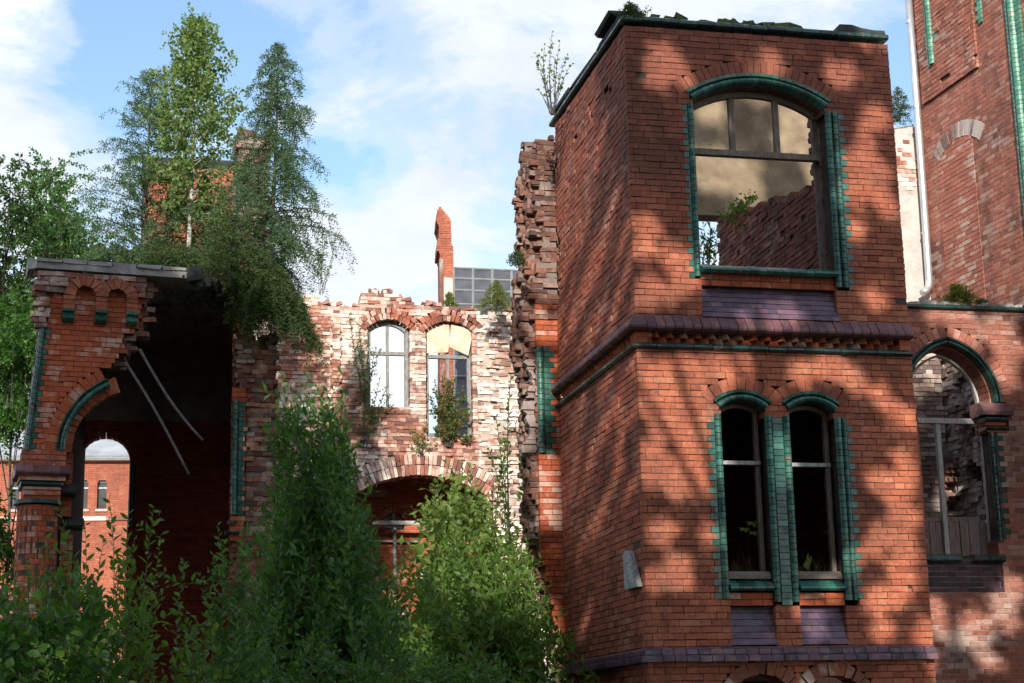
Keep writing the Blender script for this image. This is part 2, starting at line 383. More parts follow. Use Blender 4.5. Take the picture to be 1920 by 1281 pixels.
# ================================================================== THE BRICK TOWER
AL = .2213
T = Plane((1.477, 19.512), AL); W = 3.53
def teeth(mb, pl, ue, uo, ub, z0, z1, w0=-.004, w1=.05, lean=0.0, flip=0):
    """toothed flat glazed bricks, alternately long and short"""
    k0, k1 = int(round(z0/CO)), int(round(z1/CO))
    for k in range(k0, k1):
        d = lean*(k*CO-z1); a = ue if (k+flip) % 2 == 0 else uo
        lo, hi = min(a, ub), max(a, ub)
        boxes(mb, pl, lo+d+.003, hi+d-.003, k*CO+.004, (k+1)*CO-.004, w0+RNG.normal(0, .001), w1)
tower = empty('brick_tower', T.P(W/2, 0, 2.0), 'tall square red brick tower with green glazed trim, open to the sky, right of centre', 'ruined tower')
up = Seg(1.72, .87, 9.22, 9.48); lo1 = Seg(1.29, .275, 5.33, 5.43); lo2 = Seg(2.165, .285, 5.33, 5.43)
ba1 = Seg(1.36, .40, 1.95, 2.22); ba2 = Seg(2.24, .40, 1.95, 2.20)
def in_front(u, z, k):
    ev = (k % 2 == 0)
    m = (u > 0) & (u < W) & (z < 10.2)
    m &= ~((z > 6.12) & (z < 6.25))
    m &= ~((u > .85) & (u < 2.59) & (z > 6.45) & up.hole(u, z)) & ~up.ring(u, z, .315)
    m &= ~((u > (.70 if ev else .745)) & (u < .86) & (z > 6.95) & (z < 9.19))
    m &= ~((u < (2.85 if ev else 2.79)) & (u > 2.58) & (z > 6.88) & (z < 9.19))
    for s_ in (lo1, lo2): m &= ~(s_.hole(u, z) & (z > 2.57) & (z < 5.5)) & ~s_.ring(u, z, .29)
    m &= ~((u > (.83 if ev else .885)) & (u < 1.03) & (z > 3.08) & (z < 5.25))
    m &= ~((u > 1.555) & (u < 1.885) & (z > 3.04) & (z < 5.25))
    m &= ~((u > 2.44) & (u < (2.69 if ev else 2.63)) & (z > 3.04) & (z < 5.25))
    for s_ in (ba1, ba2): m &= ~(s_.hole(u, z) & (z < 2.3)) & ~(s_.ring(u, z, .15) & (z < 2.37))
    return m
b, m_ = MB(), MB()
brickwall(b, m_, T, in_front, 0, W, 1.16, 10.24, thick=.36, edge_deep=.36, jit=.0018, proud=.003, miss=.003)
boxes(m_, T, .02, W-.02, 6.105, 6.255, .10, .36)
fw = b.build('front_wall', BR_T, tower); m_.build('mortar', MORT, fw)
# arches of red headers
b = MB()
voussoirs(b, T, up.uc, up.cz, up.R+.157, up.R+.315, up.a0(.06), up.a1(.06), 27, -.006, .12)
voussoirs(b, T, up.uc, up.cz, up.R+.02, up.R+.30, up.a0(-.0), up.a1(-.0), 24, .10, .36)
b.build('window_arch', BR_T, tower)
for s_, n in ((lo1, 9), (lo2, 9)):
    b = MB()
    voussoirs(b, T, s_.uc, s_.cz, s_.R+.142, s_.R+.29, s_.a0(.10), s_.a1(.10), n, -.006, .12)
    voussoirs(b, T, s_.uc, s_.cz, s_.R+.015, s_.R+.28, s_.a0(0), s_.a1(0), 8, .10, .36)
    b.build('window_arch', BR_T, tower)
for s_ in (ba1, ba2):
    b = MB(); voussoirs(b, T, s_.uc, s_.cz, s_.R, s_.R+.15, s_.a0(.05), s_.a1(.05), 11, -.004, .34, jit=.006)
    b.build('cellar_arch', BR_A, tower)
# green rolls over the windows
def green_arch(s_, t, n):
    g = MB()
    r0, r1 = s_.R, s_.R+t*.62
    pr = [(r0, .10)]+[(r0+(r1-r0)*(.5-.5*math.cos(a)), .02-.075*math.sin(a)) for a in np.linspace(0, math.pi, 7)]+[(r1, .10)]
    arc_roll(g, T, s_.uc, s_.cz, pr, s_.a0(), s_.a1(), n)
    r2 = s_.R+t
    arc_roll(g, T, s_.uc, s_.cz, [(r1+.004, .06), (r1+.004, .012), (r1+.02, -.02), (r2, -.026), (r2, .06)], s_.a0(.008), s_.a1(.008), n)
    return g
green_arch(up, .155, 22).build('arch_moulding', GREEN, tower)
for s_ in (lo1, lo2): green_arch(s_, .138, 8).build('arch_moulding', GREEN, tower)
# green columns beside the openings
def strip(cols, tth, zz, flats=(), pl=T, parent=tower, lean=0.0, wcol=0.0, mat=None):
    g = MB()
    for uc, r in cols: half_column(g, pl, uc, r, zz[0], zz[1], wcol, lean=lean)
    for ue, uo, ub in tth: teeth(g, pl, ue, uo, ub, zz[0], zz[1], lean=lean)
    for a, c_ in flats: teeth(g, pl, a, a, c_, zz[0], zz[1], w0=-.012, lean=lean)
    o = g.build('jamb_column', mat or GREEN, parent)
    us = [x for t in tth for x in t]+[c[0]-c[1] for c in cols]+[c[0]+c[1] for c in cols]
    q = MB(); boxes(q, pl, min(us)+.06, max(us)-.06 if len(tth) and tth[0][0] > tth[0][2] else max(us)-.002, zz[0]+.002, zz[1]-.002, .012, .34)
    q.build('bedding', MORT, o); return o
strip([(.812, .038)], [(.70, .745, .772)], (6.95, 9.19))
strip([(2.632, .042), (2.725, .036)], [(2.85, 2.79, 2.765)], (6.88, 9.19))
strip([(.972, .043)], [(.83, .885, .927)], (3.08, 5.27))
strip([(1.605, .045), (1.835, .045)], [], (3.04, 5.26), flats=[(1.655, 1.785)])
strip([(2.495, .045), (2.575, .032)], [(2.69, 2.63, 2.61)], (3.06, 5.25))
# sills, aprons
g = MB(); profile(g, T, .845, 2.60, [(-.075, 7.0), (-.10, 7.03), (-.095, 7.055), (.06, 7.125), (.30, 7.125), (.30, 7.0)], .105, wj=.003)
g.build('window_sill', GREEN, tower)
for a, c_ in ((1.02, 1.557), (1.885, 2.45)):
    g = MB(); profile(g, T, a, c_, [(-.03, 3.175), (-.06, 3.20), (-.055, 3.22), (.07, 3.305), (.28, 3.305), (.28, 3.175)], .108)
    sl = g.build('window_sill', GREEN, tower)
    q = MB(); profile(q, T, a+.004, c_-.004, [(.03, 3.318), (.03, 3.36), (.09, 3.41), (.30, 3.41), (.30, 3.318)], 3)
    q.build('wooden_sill', WOOD, sl)
def apron(ua, ub, z0, z1, wt, wb, rows, mat=PURP):
    g = MB()
    for i in range(rows):
        za = z0+(z1-z0)*i/rows; zb = z0+(z1-z0)*(i+1)/rows; wa = wb+(wt-wb)*i/rows; wb2 = wb+(wt-wb)*(i+1)/rows
        off = .06 if i % 2 else 0.0
        e = np.unique(np.clip(np.concatenate([[ua], np.arange(ua+off+.13, ub-.04, .13 if i % 3 else .22), [ub]]), ua, ub))
        for x0, x1 in zip(e[:-1], e[1:]):
            profile(g, T, x0, x1, [(wa, za+.004), (wb2, zb-.003), (.32, zb-.003), (.32, za+.004)], 9, gap=.011)
    return g.build('apron_panel', mat, tower)
apron(.842, 2.625, 6.45, 6.86, .115, -.03, 6)
apron(1.018, 1.588, 2.55, 3.0, .12, -.01, 6); apron(1.882, 2.47, 2.55, 3.0, .12, -.01, 6)
for r_ in ((.843, 2.625, 6.85, 7.0), (1.02, 1.56, 3.0, 3.17), (1.885, 2.46, 3.0, 3.17)):
    b, m_ = MB(), MB(); brickwall(b, m_, T, rect(*r_), *r_, w0=.03, thick=.3)
    o = b.build('sill_course', BR_L, tower); m_.build('mortar', MORT, o)
# ledges running round the corner:   side plane TS (u up to 3.8 at the corner)
DEP = 3.8
TS = Plane(T.P(0, 0, DEP), AL-math.pi/2)
def run(prof, tile, mat, name, side_tile=None, over=0.0):
    g = MB(); pr = max(0, -min(p[0] for p in prof))
    profile(g, T, 0, W, prof, tile, m0=1, m1=-0, wj=.004, gap=.008)
    profile(g, TS, 0, DEP, [(w, z) for w, z in prof], side_tile or tile, m1=1)
    return g.build(name, mat, tower)
run([(0.0, 6.245), (-.075, 6.25), (-.115, 6.275), (-.12, 6.30), (-.105, 6.335), (-.002, 6.455), (0.0, 6.455)], .115, PURP_R, 'plum_ledge', 2.0)
run([(0.0, 6.035), (-.03, 6.037), (-.058, 6.06), (-.058, 6.085), (-.035, 6.108), (0.0, 6.112)], .24, GREEN_D, 'string_course')
run([(0.0, 2.365), (-.10, 2.367), (-.10, 2.43), (-.055, 2.445), (0.0, 2.446)], .15, PURP, 'base_ledge')
run([(0.0, 2.45), (-.052, 2.452), (-.05, 2.505), (-.004, 2.53), (0.0, 2.53)], .15, PURP, 'base_ledge')
run([(0.30, 10.215), (-.02, 10.215), (-.045, 10.232), (-.042, 10.27), (-.02, 10.29), (.30, 10.295)], .235, GREEN_D, 'roof_edge')
# dog-tooth frieze
g = MB()
for pl, n, u0 in ((T, 19, .16), (TS, 20, .08)):
    for i in range(n):
        for row in (0, 1):
            uc = u0+.178*(i+.5*row); za = 6.115+row*.066
            if pl is T and uc > W-.16: continue
            if pl is TS and uc > DEP-.15: continue
            r = .088; V = np.concatenate([pl.P(np.array([uc-r, uc, uc+r]), np.full(3, z), np.array([.11, -.012, .11])) for z in (za+.002, za+.062)])
            q = RNG.random(); g.add(V, [[0, 1, 4, 3], [1, 2, 5, 4], [2, 0, 3, 5]], [[0, 2, 1], [3, 4, 5]], q, q)
boxes(g, T, [0, W-.15], [.14, W], 6.115, 6.178, -.004, .2); boxes(g, T, [0, W-.15], [.20, W], 6.182, 6.243, -.004, .2)
boxes(g, TS, DEP-.13, DEP-.205, 6.115, 6.243, -.004, .2)
g.build('dog_tooth_frieze', BR_L, tower)
kn = RNG.normal(0, 1, (6, 200))
# the left face
b, m_ = MB(), MB()
def in_side(u, z, k):
    rag = np.where(z > 7.35, .04+.10*abs(kn[4][k % 200])*.6+.09*(1+math.sin(k*.31)+.6*math.sin(k*.77)), 0)
    mm = (u > rag) & (u < DEP-.118) & (z < 10.2) & ~((z > 6.12) & (z < 6.25))
    hole = (np.abs(z-9.62-.02*np.sin(u*9)) < .05) & (np.sin(u*7.3+k) > .72) & (u > 1.0)
    return mm & ~hole
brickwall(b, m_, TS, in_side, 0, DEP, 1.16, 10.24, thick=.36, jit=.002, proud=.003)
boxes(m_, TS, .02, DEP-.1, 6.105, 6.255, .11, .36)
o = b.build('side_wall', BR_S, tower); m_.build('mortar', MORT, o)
# wooden window frames
WF = .24
uL, zT = T.hit(1303, 284, WF); u1, _ = T.hit(1372, 230, WF); u2, _ = T.hit(1455, 230, WF); uR, _ = T.hit(1541, 400, WF)
g = MB()
boxes(g, T, .86, 2.585, zT-.04, zT+.035, WF-.03, WF+.06)
q = g.build('window_frame', WOOD, tower)
for um in (u1, u2):
    g = MB(); boxes(g, T, um-.035, um+.035, zT+.037, up.cz+math.sqrt((up.R-.03)**2-(um-up.uc)**2), WF-.01, WF+.05); g.build('mullion', WOOD, q)
g = MB(); boxes(g, T, uR-.03, uR+.045, 7.13, 9.2, WF+.065, WF+.12); boxes(g, T, .862, .90, 7.13, 9.15, WF+.065, WF+.12)
arc_roll(g, T, up.uc, up.cz, [(up.R-.07, WF+.06), (up.R-.07, WF-.02), (up.R-.004, WF-.02), (up.R-.004, WF+.06)], up.a0(-.02), up.a1(-.02), 1, sub=14)
g.build('stile', WOOD, q)
for s_, a, c_, py in ((lo1, 1.03, 1.60, 868), (lo2, 1.89, 2.50, 872)):
    _, zt = T.hit((1392 if s_ is lo1 else 1520), py, .2)
    g = MB(); boxes(g, T, a, c_-.05, zt-.025, zt+.02, .17, .25); q = g.build('window_frame', WOODP, tower)
    g = MB(); boxes(g, T, c_-.105, c_-.052, 3.412, 5.36, .19, .26); boxes(g, T, a-.01, a+.03, 3.412, 5.36, .252, .30)
    arc_roll(g, T, s_.uc, s_.cz, [(s_.R-.05, .25), (s_.R-.05, .18), (s_.R-.002, .18), (s_.R-.002, .25)], s_.a0(-.02), s_.a1(-.02), 1, sub=8)
    g.build('stile', WOOD, q)
# inside of the tower
b, m_ = MB(), MB()
TI = Plane(T.P(3.17, 0, 5.75), AL-math.pi/2)                       # inner right wall, faces left
def in_inner(u, z, k):
    d = 5.75-u; dth = 5.75-TI.hit(1519, 300)[0]
    top = np.where(d < dth+.07*np.sin(k*2.1), 10.1, 8.78+np.clip(d-1.6, 0, 9)*.185+.04*np.sin(u*11))
    return (u > .06*math.sin(k*1.7)) & (u < 5.38) & (z < top)
brickwall(b, m_, TI, in_inner, 0, 5.4, 2.3, 10.2, thick=.34, jit=.003, proud=.004, rough=.010, miss=.02)
TB = T.off(0, 3.7)
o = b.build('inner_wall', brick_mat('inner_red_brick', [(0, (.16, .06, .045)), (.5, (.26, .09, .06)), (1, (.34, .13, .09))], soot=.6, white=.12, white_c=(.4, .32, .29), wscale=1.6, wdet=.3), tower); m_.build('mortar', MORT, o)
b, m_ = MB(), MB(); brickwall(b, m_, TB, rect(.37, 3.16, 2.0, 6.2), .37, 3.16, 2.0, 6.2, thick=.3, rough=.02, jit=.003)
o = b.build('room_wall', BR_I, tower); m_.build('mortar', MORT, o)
g = MB(); boxes(g, T, .37, 3.16, 6.25, 6.42, .37, 3.69); boxes(g, T, .37, 3.16, 2.25, 2.40, .37, 3.69); g.build('floor_slab', CONC, tower)
TP = T.off(0, 5.8)
_, zb = TP.hit(1325, 404)
g = MB(); prism(g, TP, [(1.9, zb), (5.05, zb+.02), (5.05, 12.0), (1.75, 12.0), (1.75, 10.3)], 0, .35)
g.build('plaster_wall', ROUGHCAST, tower)
for uu in (1.75, 5.0):
    g = MB(); boxes(g, TP, uu, uu+.2, 2.0, zb, .02, .35); g.build('rear_pier', BR_D, tower)
# the broken stub of wall behind the left face
ST = T.off(0, DEP)
PZ = np.array([2.26, 2.55, 2.98, 3.49, 3.92, 4.285, 4.8, 5.32, 6.53, 6.91, 7.3, 7.61, 8.08, 8.32, 9.28, 9.69, 10.0])
PU = np.array([-.128, -.157, -.22, -.283, -.384, -.50, -.515, -.526, -.515, -.60, -.63, -.607, -.543, -.49, -.518, -.486, -.40])
def stub_edge(z, k, j, amp=.018): return np.interp(z, PZ, PU)+amp*kn[j][k]+.028*np.round(1.2*np.sin(k*.45+j*1.3)+.8*np.sin(k*.17+j))*.8
b, m_ = MB(), MB()
brickwall(b, m_, ST, lambda u, z, k: (u > np.maximum(-.312, np.interp(z, PZ, PU)+.09+.03*kn[0][k])) & (u < .03) & (z > 2.5) & (z < 7.45+.1*kn[1][k]) &
          ~((u < (-.12 if k % 2 else -.05)) & (z > 5.40) & (z < 6.92)), -.34, .04, 2.4, 7.8, w0=.003, thick=.13)
o = b.build('smooth_facing', BR_L, tower); m_.build('mortar', MORT, o)
strip([(-.262, .05)], [(-.05, -.12, -.205)], (5.40, 6.92), pl=ST, lean=0)
b, m_ = MB(), MB()
for j, (w_, sh) in enumerate(((.125+.12, .13), (.25+.12, .10), (.38+.12, .06), (.51+.12, .10), (.64+.12, .13))):
    topz = 9.75+.12*j
    brickwall(b, m_, ST, lambda u, z, k, sh=sh, j=j: (u > stub_edge(z, k, j)+sh+(.06 if (k//2+j) % 3 == 0 else 0)) & (u < np.where(z > 7.3, .36, .03)) & (z < topz+.22*np.sin(u*9+j)-np.where(u < -.36, .35, 0)) & (z > 1.5),
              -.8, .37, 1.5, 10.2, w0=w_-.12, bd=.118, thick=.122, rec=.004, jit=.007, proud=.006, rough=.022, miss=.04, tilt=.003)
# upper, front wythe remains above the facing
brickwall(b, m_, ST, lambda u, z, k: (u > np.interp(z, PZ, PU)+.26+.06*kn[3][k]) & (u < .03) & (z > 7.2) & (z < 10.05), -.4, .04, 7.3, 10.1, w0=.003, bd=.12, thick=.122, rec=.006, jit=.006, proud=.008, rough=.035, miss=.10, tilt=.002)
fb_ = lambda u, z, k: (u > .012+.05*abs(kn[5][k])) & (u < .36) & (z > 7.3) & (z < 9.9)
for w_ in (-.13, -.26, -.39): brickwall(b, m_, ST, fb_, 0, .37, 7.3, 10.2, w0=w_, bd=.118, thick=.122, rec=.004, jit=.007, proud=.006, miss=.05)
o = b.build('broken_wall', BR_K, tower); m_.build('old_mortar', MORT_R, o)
for z0_, z1_, ua in ((5.42, 6.15, -.46), (6.2, 6.75, -.42)):
    g = MB(); zz = np.linspace(z0_, z1_, 13)
    L1 = [(ua+.06*math.sin(z*9)+RNG.normal(0, .025), z) for z in zz]; L2 = [(-.325+RNG.normal(0, .012), z) for z in zz]
    for i in range(12): prism(g, ST, [L1[i], L2[i], L2[i+1], L1[i+1]], .075+.02*math.sin(i*1.7)+.012*RNG.random(), .2)
    g.build('plaster_patch', GREYR, tower)
# loose things on the tower's top
g = MB()
for i in range(26):
    u = RNG.uniform(.02, 2.3); r = RNG.uniform(.03, .07)
    obox(g, T, u, 10.325+r*.2, RNG.normal(0, .2), r*1.5, r*.5, .02+RNG.uniform(0, .1), .2, jit=.014)
g.build('moss_cushion', MOSS, tower)
g = MB()
u_, z_ = T.hit(1570, 45); ub_, _ = T.hit(1660, 60)
prism(g, T, [(u_, 10.30), (ub_, 10.30), (ub_-.01, 10.35), (u_+.5, 10.345), (u_+.33, 10.365), (u_+.2, 10.40), (u_+.03, 10.395)], .0, .5)
g.build('coping_slab', FELT, tower)
g = MB()
boxes(g, TS, [.25, 1.2, 2.6], [1.15, 2.5, 3.55], 10.315, [10.40, 10.37, 10.43], [-.05, -.01, .0], .36, jit=.02)
boxes(g, TS, 2.75, 3.5, 10.44, 10.50, -.09, .3, jit=.02)
g.build('roofing_felt', FELT, tower)
# slate board fixed to the left face
pt = [TS.hit(*p, -.05) for p in ((1171, 1040), (1176, 1033), (1182, 1032), (1199, 1100), (1175, 1106))]
g = MB(); prism(g, TS, pt, -.075, -.012); bd = g.build('slate_board', STONE, None)
tag(bd, 'small grey pointed slate board with white scribbles on the left face of the tower', 'slate board')
g = MB()
for i in range(16):
    x = 1175+RNG.uniform(0, 16); y = 1043+i*3.2
    if x > 1184+(y-1033)*.2: x = 1178+RNG.uniform(0, 5)
    a, z = TS.hit(x, y, -.078)
    obox(g, TS, a, z, RNG.normal(0, .9), RNG.uniform(.012, .035), .005, -.079, -.074)
g.build('chalk_scribble', CHALK, bd)
# ================================================================== RIGHT HAND BUILDING AND LINK WALL
CW = ST
link = empty('link_wall', CW.P(6, 0, .2), 'low brick wall with a green pointed arch window between the tower and the tall right building', 'arched wall')
uc = 6.0; Ro = .998; Ri = .885; e_ = .188; zs = 6.28
def pointed(u, z, R):
    return np.where(z < zs, np.abs(u-uc) < R-e_, (np.hypot(u-(uc-e_), z-zs) < R) & (np.hypot(u-(uc+e_), z-zs) < R))
b, m_ = MB(), MB()
def in_link(u, z, k):
    mm = (u > 3.6) & (u < 7.47) & (z < 7.70) & (z > 1.2)
    mm &= ~(pointed(u, z, Ro+.16) & (z > zs)) & ~((np.abs(u-uc) < .56) & (z > 3.88) & (z <= zs+.01))
    mm &= ~((u > 6.48) & (u < 6.9) & (z > 5.85) & (z < 6.28))
    mm &= ~((u > 6.55) & (u < (6.70 if k % 2 else 6.78)) & (z > 4.2) & (z < 5.85))
    mm &= ~((u > 3.6) & (u < 6.6) & (z > 3.50) & (z < 4.0))
    return mm
brickwall(b, m_, CW, in_link, 3.6, 7.5, 1.2, 7.73, thick=.5, edge_deep=.4, jit=.002)
o = b.build('wall', BR_B, link); m_.build('mortar', MORT_L, o)
b = MB()
am = math.acos(e_/(Ro+.16)); 
for c0, a0, a1 in ((uc-e_, 0, math.acos(e_/Ro)), (uc+e_, math.pi, math.pi-math.acos(e_/Ro))):
    voussoirs(b, CW, c0, zs, Ro+.004, Ro+.16, a0, a1, 14, -.004, .12)
    voussoirs(b, CW, c0, zs, Ri-.02, Ro, a0, a1, 13, .10, .5)
b.build('arch_bricks', BR_B, link)
g = MB()
for c0, a0, a1 in ((uc-e_, 0, math.acos(e_/Ri)), (uc+e_, math.pi, math.pi-math.acos(e_/Ri))):
    pr = [(Ri, .10)]+[(Ri+.07*(.5-.5*math.cos(a)), .015-.055*math.sin(a)) for a in np.linspace(0, math.pi, 6)]+[(Ri+.07, .1)]
    arc_roll(g, CW, c0, zs, pr, a0, a1, 10)
    arc_roll(g, CW, c0, zs, [(Ri+.074, .06), (Ri+.074, .01), (Ri+.085, -.025), (Ro, -.03), (Ro, .06)], a0, a1, 10)
g.build('arch_moulding', GREEN_D, link)
g = MB(); profile(g, CW, 3.6, 7.46, [(.3, 7.68), (-.03, 7.68), (-.055, 7.70), (-.05, 7.735), (0, 7.76), (.3, 7.76)], .24); g.build('coping_tiles', GREEN_D, link)
g = MB()
for i in range(26): boxes(g, CW, 5.2+.09*i, 5.2+.09*i+RNG.uniform(.08, .2), 7.76, 7.78+RNG.uniform(.01, .06), .03+RNG.uniform(0, .05), .35, jit=.015)
g.build('rubble_top', CONC, link)
strip([(6.60, .05)], [(6.78, 6.70, 6.65)], (4.2, 5.82), pl=CW, parent=link, mat=GREEN_D)
g = MB(); profile(g, CW, 6.44, 6.94, [(.3, 6.07), (-.10, 6.07), (-.11, 6.13), (.0, 6.27), (.3, 6.27)], .5); g.build('capital', PURP_R, link)
g = MB()
for za, zb_, w_ in ((5.98, 6.06, -.07), (5.85, 5.92, -.055)):
    profile(g, CW, 6.50, 6.86, [(.2, za), (w_+.03, za), (w_, za+.03), (w_, zb_-.02), (.2, zb_)], .36)
g.build('capital_band', GREEN_D, link)
g = MB(); boxes(g, CW, 6.51, 6.85, 5.925, 5.975, -.02, .3); boxes(g, CW, 6.53, 6.85, 5.82, 5.848, -.02, .3); g.build('capital_bricks', BR_L, link)
g = MB()
profile(g, CW, 5.2, 5.93, [(.3, 3.90), (-.06, 3.90), (-.085, 3.93), (-.08, 3.99), (-.04, 4.01), (.3, 4.01)], .24)
profile(g, CW, 6.13, 6.62, [(.3, 3.90), (-.06, 3.90), (-.085, 3.93), (-.08, 3.99), (-.04, 4.01), (.3, 4.01)], .24)
g.build('window_sill', GREEN_D, link)
b, m_ = MB(), MB(); brickwall(b, m_, CW, rect(3.6, 6.6, 3.46, 3.9), 3.6, 6.6, 3.46, 3.9, w0=.03, thick=.4, jit=.002)
o = b.build('apron_panel', plain_mat('plum_brick', (.03, .018, .024), (.09, .04, .055), 7, .6, .004, 50, use_rnd=.5), link); m_.build('mortar', MORT_L, o)
# timber frame in the arch
wf = .32
_, zt = CW.hit(1780, 790, wf); um, _ = CW.hit(1764, 880, wf); us_, _ = CW.hit(1848, 880, wf); _, zb1 = CW.hit(1750, 968, wf)
g = MB(); boxes(g, CW, 5.1, 6.52, zt-.04, zt+.04, wf-.04, wf+.05); fr_ = g.build('window_frame', WOODP, link)
g = MB(); boxes(g, CW, um-.035, um+.035, 4.012, zt-.042, wf-.02, wf+.05); g.build('mullion', WOODP, fr_)
g = MB(); boxes(g, CW, us_-.03, us_+.03, 4.012, zt-.042, wf-.02, wf+.05)
for c0, a0, a1 in ((uc-e_, 0, math.acos(e_/(Ri-.09))), (uc+e_, math.pi, math.pi-math.acos(e_/(Ri-.09)))):
    arc_roll(g, CW, c0, zs, [(Ri-.12, wf+.05), (Ri-.12, wf-.02), (Ri-.085, wf-.02), (Ri-.085, wf+.05)], a0, a1, 1, sub=10)
g.build('stile', WOODP, fr_)
g = MB()
for i in range(13):
    ua = 5.15+i*.105
    boxes(g, CW, ua+.003, ua+.102, 4.012, zb1-.07, wf+.06+RNG.normal(0, .004), wf+.10, jit=.002)
bo = g.build('board_panel', WOODR, fr_)
g = MB(); boxes(g, CW, 5.12, 6.50, zb1-.07, zb1, wf+.052, wf+.12)
for uu in (um+.30, um+.62, um-.3): boxes(g, CW, uu-.045, uu+.045, 4.02, zb1-.072, wf+.03, wf+.058)
g.build('rail', WOOD, bo)
# tall right building
RBo = CW.P(7.474, 0, 0)
RB = Plane(RBo, .29-math.pi/2)
rb = empty('brick_building', RB.P(0, 0, 1), 'tall weathered brick building with green glazed strips at the right edge', 'brick building')
uE = RB.hit(1703, 20)[0]
b, m_ = MB(), MB()
sA = RB.hit(1737, 60)[0]; sB = RB.hit(1760, 60)[0]; zA = RB.hit(1748, 125)[1]; zB = RB.hit(1896, 478)[1]
def in_rb(u, z, k):
    mm = (u > uE+.02*kn[2][k % 200]) & (u < 3) & (z > 7.6)
    mm &= ~((u > (.0 if k % 2 else -.05)) & (u < .42) & (z > zB))
    mm &= ~((u > sA-(0 if k % 2 else .05)) & (u < sB) & (z > zA))
    return mm
brickwall(b, m_, RB, in_rb, uE-.1, 3, 7.6, 15.5, thick=.5, edge_deep=None, jit=.0012, proud=.0012, rec=.0055)
boxes(m_, RB, [-.04, sA-.04], [.42, sB], [zB, zA], 15.5, .015, .5)
# a vertical end so that the far edge has depth
o = b.build('wall', BR_B, rb); m_.build('mortar', MORT_L, o)
def rbstrip(ua, ub, z0, out):
    g = MB(); wd = ub-ua
    half_column(g, RB, ua+wd*.16, wd*.15, z0, 15.4, -.0); half_column(g, RB, ua+wd*.48, wd*.17, z0, 15.4, -.03)
    teeth(g, RB, ua+wd*.66, ua+wd*.66, ub, z0, 15.4, w0=-.04)
    teeth(g, RB, ua-.06, ua-.01, ua+.02, z0, 15.4)
    return g.build('glazed_strip', plain_strip, rb)
plain_strip = glaze_mat('pale_green_glaze', [(0, (.05, .18, .12)), (.5, (.09, .26, .17)), (1, (.13, .33, .22))], .2)
rbstrip(.02, .42, zB, 0); rbstrip(sA, sB, zA, 0)
# small side strip, blind arch and ledge
g = MB(); uu, zz = RB.hit(1838, 50); teeth(g, RB, uu-.05, uu, uu+.10, zz, 15.4, w0=-.03); g.build('glazed_strip', plain_strip, rb)
b, m_ = MB(), MB()
ua_ = RB.hit(1737, 240)[0]; ub_ = RB.hit(1848, 240)[0]; zl = RB.hit(1760, 172)[1]-.1
brickwall(b, m_, RB, lambda u, z, k: (u > ua_) & (u < ub_-.03) & (z > zl+.12*kn[1][k]+.1*np.sin(u*6)), ua_, ub_, zl, 15.3, w0=-.045, thick=.06, bd=.05, jit=.003, proud=.003)
o = b.build('wall_thickening', BR_B, rb); m_.build('mortar', MORT, o)
b = MB(); ucx, zcx = RB.hit(1800, 330)
voussoirs(b, RB, ucx, zcx-.35, 1.0, 1.26, math.radians(128), math.radians(48), 22, -.012, .05, gap=.012, jit=.004); b.build('blind_arch', BR_G, rb)
b, m_ = MB(), MB()
brickwall(b, m_, RB, lambda u, z, k: (u > ucx-.66) & (u < ucx+.45) & (z < zcx-.35+np.sqrt(np.maximum(.01, .96-(u-ucx)**2))) & (z > 8.2), ucx-.7, ucx+.5, 8.2, 12, w0=-.010, thick=.02, bd=.015, hdr=False, unit=.25)
o = b.build('infill', brick_mat('infill_brick', [(0, (.36, .125, .09)), (.5, (.43, .155, .11)), (1, (.48, .20, .15))], soot=.15, white=.10, white_c=(.5, .42, .36)), rb); m_.build('mortar', MORT_L, o)
g = MB(); profile(g, RB, .10, 2.4, [(.1, 7.78), (-.20, 7.80), (-.22, 7.86), (-.02, 8.12), (.1, 8.12)], .13); g.build('sloping_ledge', PURP_R, rb)
b, m_ = MB(), MB(); brickwall(b, m_, RB, rect(.02, 3, 1.2, 7.78), .02, 3, 1.2, 7.78, w0=-.08, thick=.5, jit=.002)
o = b.build('lower_wall', BR_B, rb); m_.build('mortar', MORT_L, o)
g = MB(); profile(g, RB, .02, 2.4, [(-.06, 3.93), (-.15, 3.93), (-.18, 3.97), (-.17, 4.06), (-.06, 4.12)], .3); g.build('string_course', GREEN_D, rb)
# ragged inside wall seen through the pointed arch
b, m_ = MB(), MB()
for j, w_ in enumerate((.0, .13, .26)):
    brickwall(b, m_, RB, lambda u, z, k, j=j: (u < -.5) & (z > 1.5) & (z < 7.6) & (np.sin(u*3.1+z*1.3+j)+.6*np.sin(u*7-z*4.2+k*.3)+.5*np.sin(z*9+u*2) < 1.0-.1*j+.75*j),
              uE-.3, -.5, 1.5, 7.6, w0=w_+.05, bd=.12, thick=.125, rec=.014, jit=.006, proud=.012, rough=.04, miss=.05)
boxes(m_, RB, uE-.3, -.4, 1.5, 7.6, .42, .5)
o = b.build('inner_wall', BR_G, rb); m_.build('old_mortar', MORT_R, o)
# ragged pier on it
b, m_ = MB(), MB()
up_ = RB.hit(1760, 900)[0]
brickwall(b, m_, RB, lambda u, z, k: (u > up_-.35+.08*kn[4][k]) & (u < up_+.38+.07*kn[5][k]) & (z < 6.0) & (z > 1.6), up_-.8, up_+.8, 1.6, 6.1, w0=-.16, bd=.2, thick=.22, jit=.008, proud=.02, rough=.05, miss=.06, tilt=.004)
o = b.build('broken_pier', BR_R, rb); m_.build('old_mortar', MORT_R, o)
